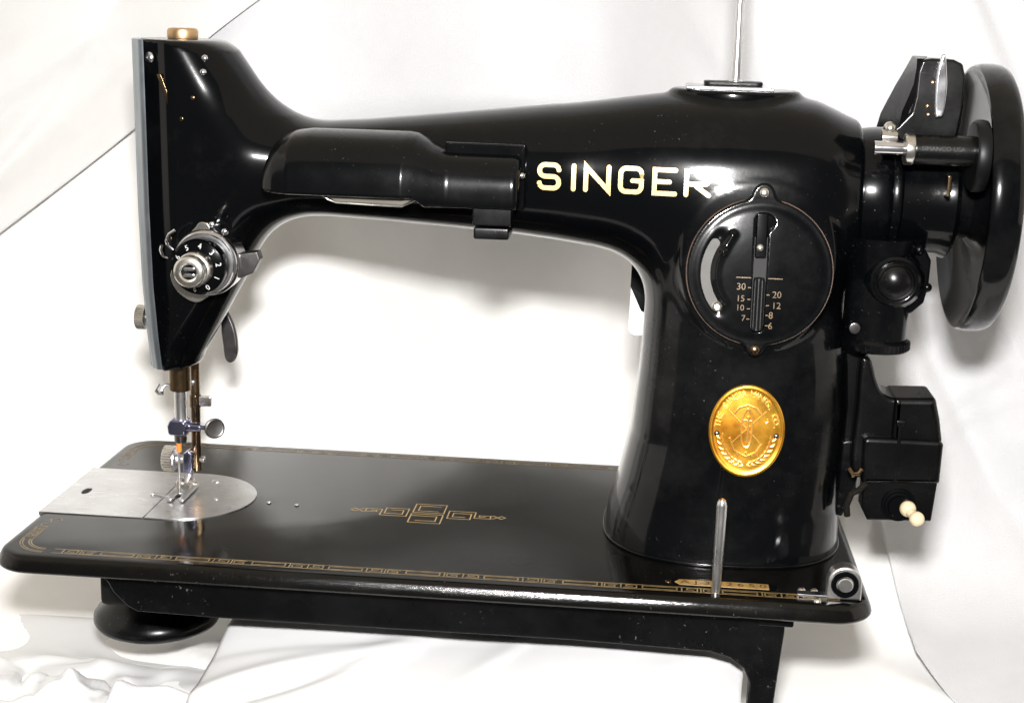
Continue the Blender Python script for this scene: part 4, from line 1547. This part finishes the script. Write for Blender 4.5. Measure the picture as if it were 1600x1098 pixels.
def vnoise(u, v, seed):
    """smooth 2D value noise"""
    r = np.random.RandomState(seed)
    T = r.rand(64, 64) * 2 - 1
    ui, vi = np.floor(u).astype(int), np.floor(v).astype(int)
    fu, fv = u - ui, v - vi
    fu = fu * fu * (3 - 2 * fu); fv = fv * fv * (3 - 2 * fv)
    a = T[ui % 64, vi % 64]; b = T[(ui + 1) % 64, vi % 64]; c = T[ui % 64, (vi + 1) % 64]; d = T[(ui + 1) % 64, (vi + 1) % 64]
    return (a * (1 - fu) + b * fu) * (1 - fv) + (c * (1 - fu) + d * fu) * fv


def creases(u, v, seed, n, box, ang, spread, length, width, amp):
    """a handful of soft pressed-in fold ridges on a sheet (u, v in mm)"""
    r = np.random.RandomState(seed)
    out = np.zeros_like(u)
    for _ in range(n):
        cu, cv = r.uniform(box[0], box[1]), r.uniform(box[2], box[3])
        a = math.radians(ang + r.uniform(-spread, spread))
        L = length * r.uniform(0.5, 1.3); w = width * r.uniform(0.5, 1.5); A = amp * r.uniform(0.4, 1.2) * (1 if r.rand() < 0.7 else -1)
        bow = r.uniform(-0.0012, 0.0012)
        p = (u - cu) * math.cos(a) + (v - cv) * math.sin(a)
        q = -(u - cu) * math.sin(a) + (v - cv) * math.cos(a) + bow * p * p
        prof = np.where(q > 0, np.exp(-(q / (w * 3.0)) ** 2), np.exp(-(q / (w * 1.15)) ** 2))
        out += A * prof * np.exp(-(p / L) ** 2)
    return out


def sheet(name, pos, nu, nv, mat, thick=0.5):
    """pos(U,V)->(x,y,z) arrays on a unit grid; makes a thin cloth"""
    U, Vv = np.meshgrid(np.linspace(0, 1, nu), np.linspace(0, 1, nv), indexing='ij')
    x, y, z = pos(U, Vv)
    P = np.stack([x, y, z], -1).reshape(-1, 3)
    I = np.arange(nu * nv).reshape(nu, nv)
    Q = np.stack([I[:-1, :-1], I[1:, :-1], I[1:, 1:], I[:-1, 1:]], -1).reshape(-1, 4)
    me = bpy.data.meshes.new(name)
    me.from_pydata((P * S).tolist(), [], Q.tolist())
    me.update()
    o = finish(name, me, mat, None, sharp=None)
    md = o.modifiers.new("thickness", 'SOLIDIFY')
    md.thickness = thick * S
    md.offset = 0
    return o


FLOOR = -88.0


def wall_x(X):
    return 262 + 120 * np.exp(-((X - 195) / 95) ** 2) - 34 * np.exp(-((X - 60) / 70) ** 2)


def pull(X, z):
    """the sheet hangs straighter above the arm than behind the harp"""
    t = np.clip((z - 105) / 75, 0, 1)
    return 84 * np.exp(-((X - 195) / 95) ** 2) * t * t * (3 - 2 * t)


def wall_y(X, z):
    return wall_x(X) + 0.10 * (z - 32) - pull(X, z)


def backdrop(U, V):
    X = -420 + 1350 * U
    s = V * 900                       # length along the sweep, front to top
    yw = wall_x(X)
    R = 120.0
    L1 = yw - R + 45                  # floor length from y=-330
    La = R * math.pi / 2
    y = np.where(s < L1, -45 + s, np.where(s < L1 + La, yw - R + R * np.sin((s - L1) / R), yw + 0.10 * (s - L1 - La)))
    z = np.where(s < L1, FLOOR, np.where(s < L1 + La, FLOOR + R - R * np.cos(np.clip((s - L1) / R, 0, math.pi / 2)), FLOOR + R + (s - L1 - La)))
    # soft folds: broad diagonal drapes plus finer creases
    d = X * 0.75 + s * 0.55
    f = 7 * vnoise(d / 95 + 9, (s - X) / 330 + 4, 3) + 2.0 * vnoise(d / 34, (s - X) / 170, 8)
    f = f + creases(X, s, 77, 26, (-150, 380, 150, 620), 35, 35, 90, 5, 6) + creases(X, s, 78, 24, (-150, 420, 60, 520), -30, 40, 60, 3, 3)
    wall = np.clip((s - L1) / La, 0, 1)
    f = f * np.interp(z, [90, 150], [1.0, 0.3])
    y = y - pull(X, z)
    y = y - f * (0.25 + 0.75 * wall)
    z = z + np.abs(f) * 0.8 * (1 - wall)
    return X, y, z


bd = sheet("backdrop", backdrop, 240, 260, CLOTH)
bd["kind"] = "structure"


def drape_left(U, V):
    """second layer hanging at the upper left; its hem runs diagonally"""
    X = -330 + 520 * U
    hem = np.interp(X, [-330, -94, -10, 12, 26, 56, 190], [-85, 100, 164, 186, 207, 229, 325])
    z = hem + V * 420
    e = X * 0.78 - z * 0.62
    d = X * 0.62 + z * 0.78
    y = wall_y(X, z) - 12.5 - 3 * vnoise(e / 50, d / 260, 21) - creases(X, z, 91, 26, (-140, 130, 110, 330), 42, 16, 110, 8, 7.5) * np.clip(V / 0.06, 0.15, 1) - creases(X, z, 92, 16, (-140, 130, 110, 330), -20, 40, 40, 2.5, 1.6)
    return X, y, z


dl = sheet("upper_drape", drape_left, 160, 160, DRAPE)
dl["label"] = "white drape with a diagonal hem hanging behind the head of the sewing machine"
dl["category"] = "drape"


def drape_right(U, V):
    s = V * 900
    R = 60
    L1 = 135.0
    La = R * math.pi / 2
    zc = np.where(s < L1, FLOOR + 2.5, np.where(s < L1 + La, FLOOR + 2.5 + R - R * np.cos(np.clip((s - L1) / R, 0, math.pi / 2)), FLOOR + 2.5 + R + (s - L1 - La)))
    edge = np.interp(zc, [-82, -60, -20, 40, 138, 156, 330, 600], [412, 408, 398, 385, 316, 22, 22, 22]) + np.interp(s, [0, 60, 120], [26, 16, 0])
    X = edge + (820 - edge) * U
    yw = 212 + 10 * np.sin(X / 70.0)
    y = np.where(s < L1, yw - R - L1 + s, np.where(s < L1 + La, yw - R + R * np.sin((s - L1) / R), yw + 0.10 * (s - L1 - La)))
    d = X * 0.62 + zc * 0.5
    e = zc * 0.62 - X * 0.5
    f = 9 * vnoise(d / 70 + 3, e / 320, 31) + creases(X, zc - s * 0.4, 61, 34, (300, 560, -160, 300), -52, 16, 120, 6, 7) + creases(X, zc - s * 0.4, 62, 22, (300, 560, -160, 300), 15, 40, 45, 2.5, 1.8)
    wall = np.clip((s - L1) / La, 0, 1)
    bl = np.clip((345 - X) / 110, 0, 1)
    bl = bl * bl * (3 - 2 * bl) * np.clip((zc - 60) / 60, 0, 1)
    y = y * (1 - bl) + (wall_y(X, zc) - 6) * bl
    y = y - f * (0.35 + 0.65 * wall) * (1 - 0.88 * bl)
    z = zc + np.abs(f) * (1 - wall) * 1.2 + 1.0 * np.exp(-U * 60) * (1 - wall)
    return X, y, z


dr = sheet("organza_drape", drape_right, 300, 300, ORGANZA)
dr["label"] = "sheer white organza drape behind the hand wheel and terminal box"
dr["category"] = "drape"


def paper(U, V):
    """sheet of paper slipped under the front of the machine"""
    y = 76 - 126 * V
    X = 94 + (319.4 - 94) * U - 0.09 * (34 - y)
    z = -35.5 - 0.40 * (34 - y) * (y < 34) - 0.10 * (34 - y) * (y >= 34) + 0.0009 * (34 - y) ** 2 * (y < 34)
    z = z + 3.0 * vnoise(X / 60 - y / 70, y / 45, 41) + creases(X, y, 44, 12, (110, 310, -30, 34), 22, 30, 40, 2.2, 2.6) - 2.5 * np.exp(-U * 40)
    return X, y, np.minimum(z, np.where(y > 18, -33.5, 0))


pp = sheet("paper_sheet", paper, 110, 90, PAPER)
pp["label"] = "plain white paper slipped under the front apron of the sewing machine"
pp["category"] = "paper"


def satin(U, V):
    X = -260 + 370 * U
    y = 150 - 195 * V
    d = X * 0.5 + y * 0.9
    e = X * 0.85 - y * 0.5
    t = np.clip((V - 0.18) / 0.5, 0, 1)
    t = t * t * (3 - 2 * t)
    f = 5 + 4 * vnoise(d / 40 + 5, e / 60, 51) + creases(X, y, 55, 26, (-90, 90, -45, 90), 25, 30, 38, 4.0, 9) + creases(X, y, 56, 26, (-90, 90, -45, 90), -50, 35, 26, 3.0, 6.5)
    z = FLOOR - 2.0 + 3.5 * np.clip(V / 0.08, 0, 1) + t * f
    return X, y, z


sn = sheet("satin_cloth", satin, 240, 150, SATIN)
sn["label"] = "crumpled white satin lying below the left end of the machine bed"
sn["category"] = "cloth"
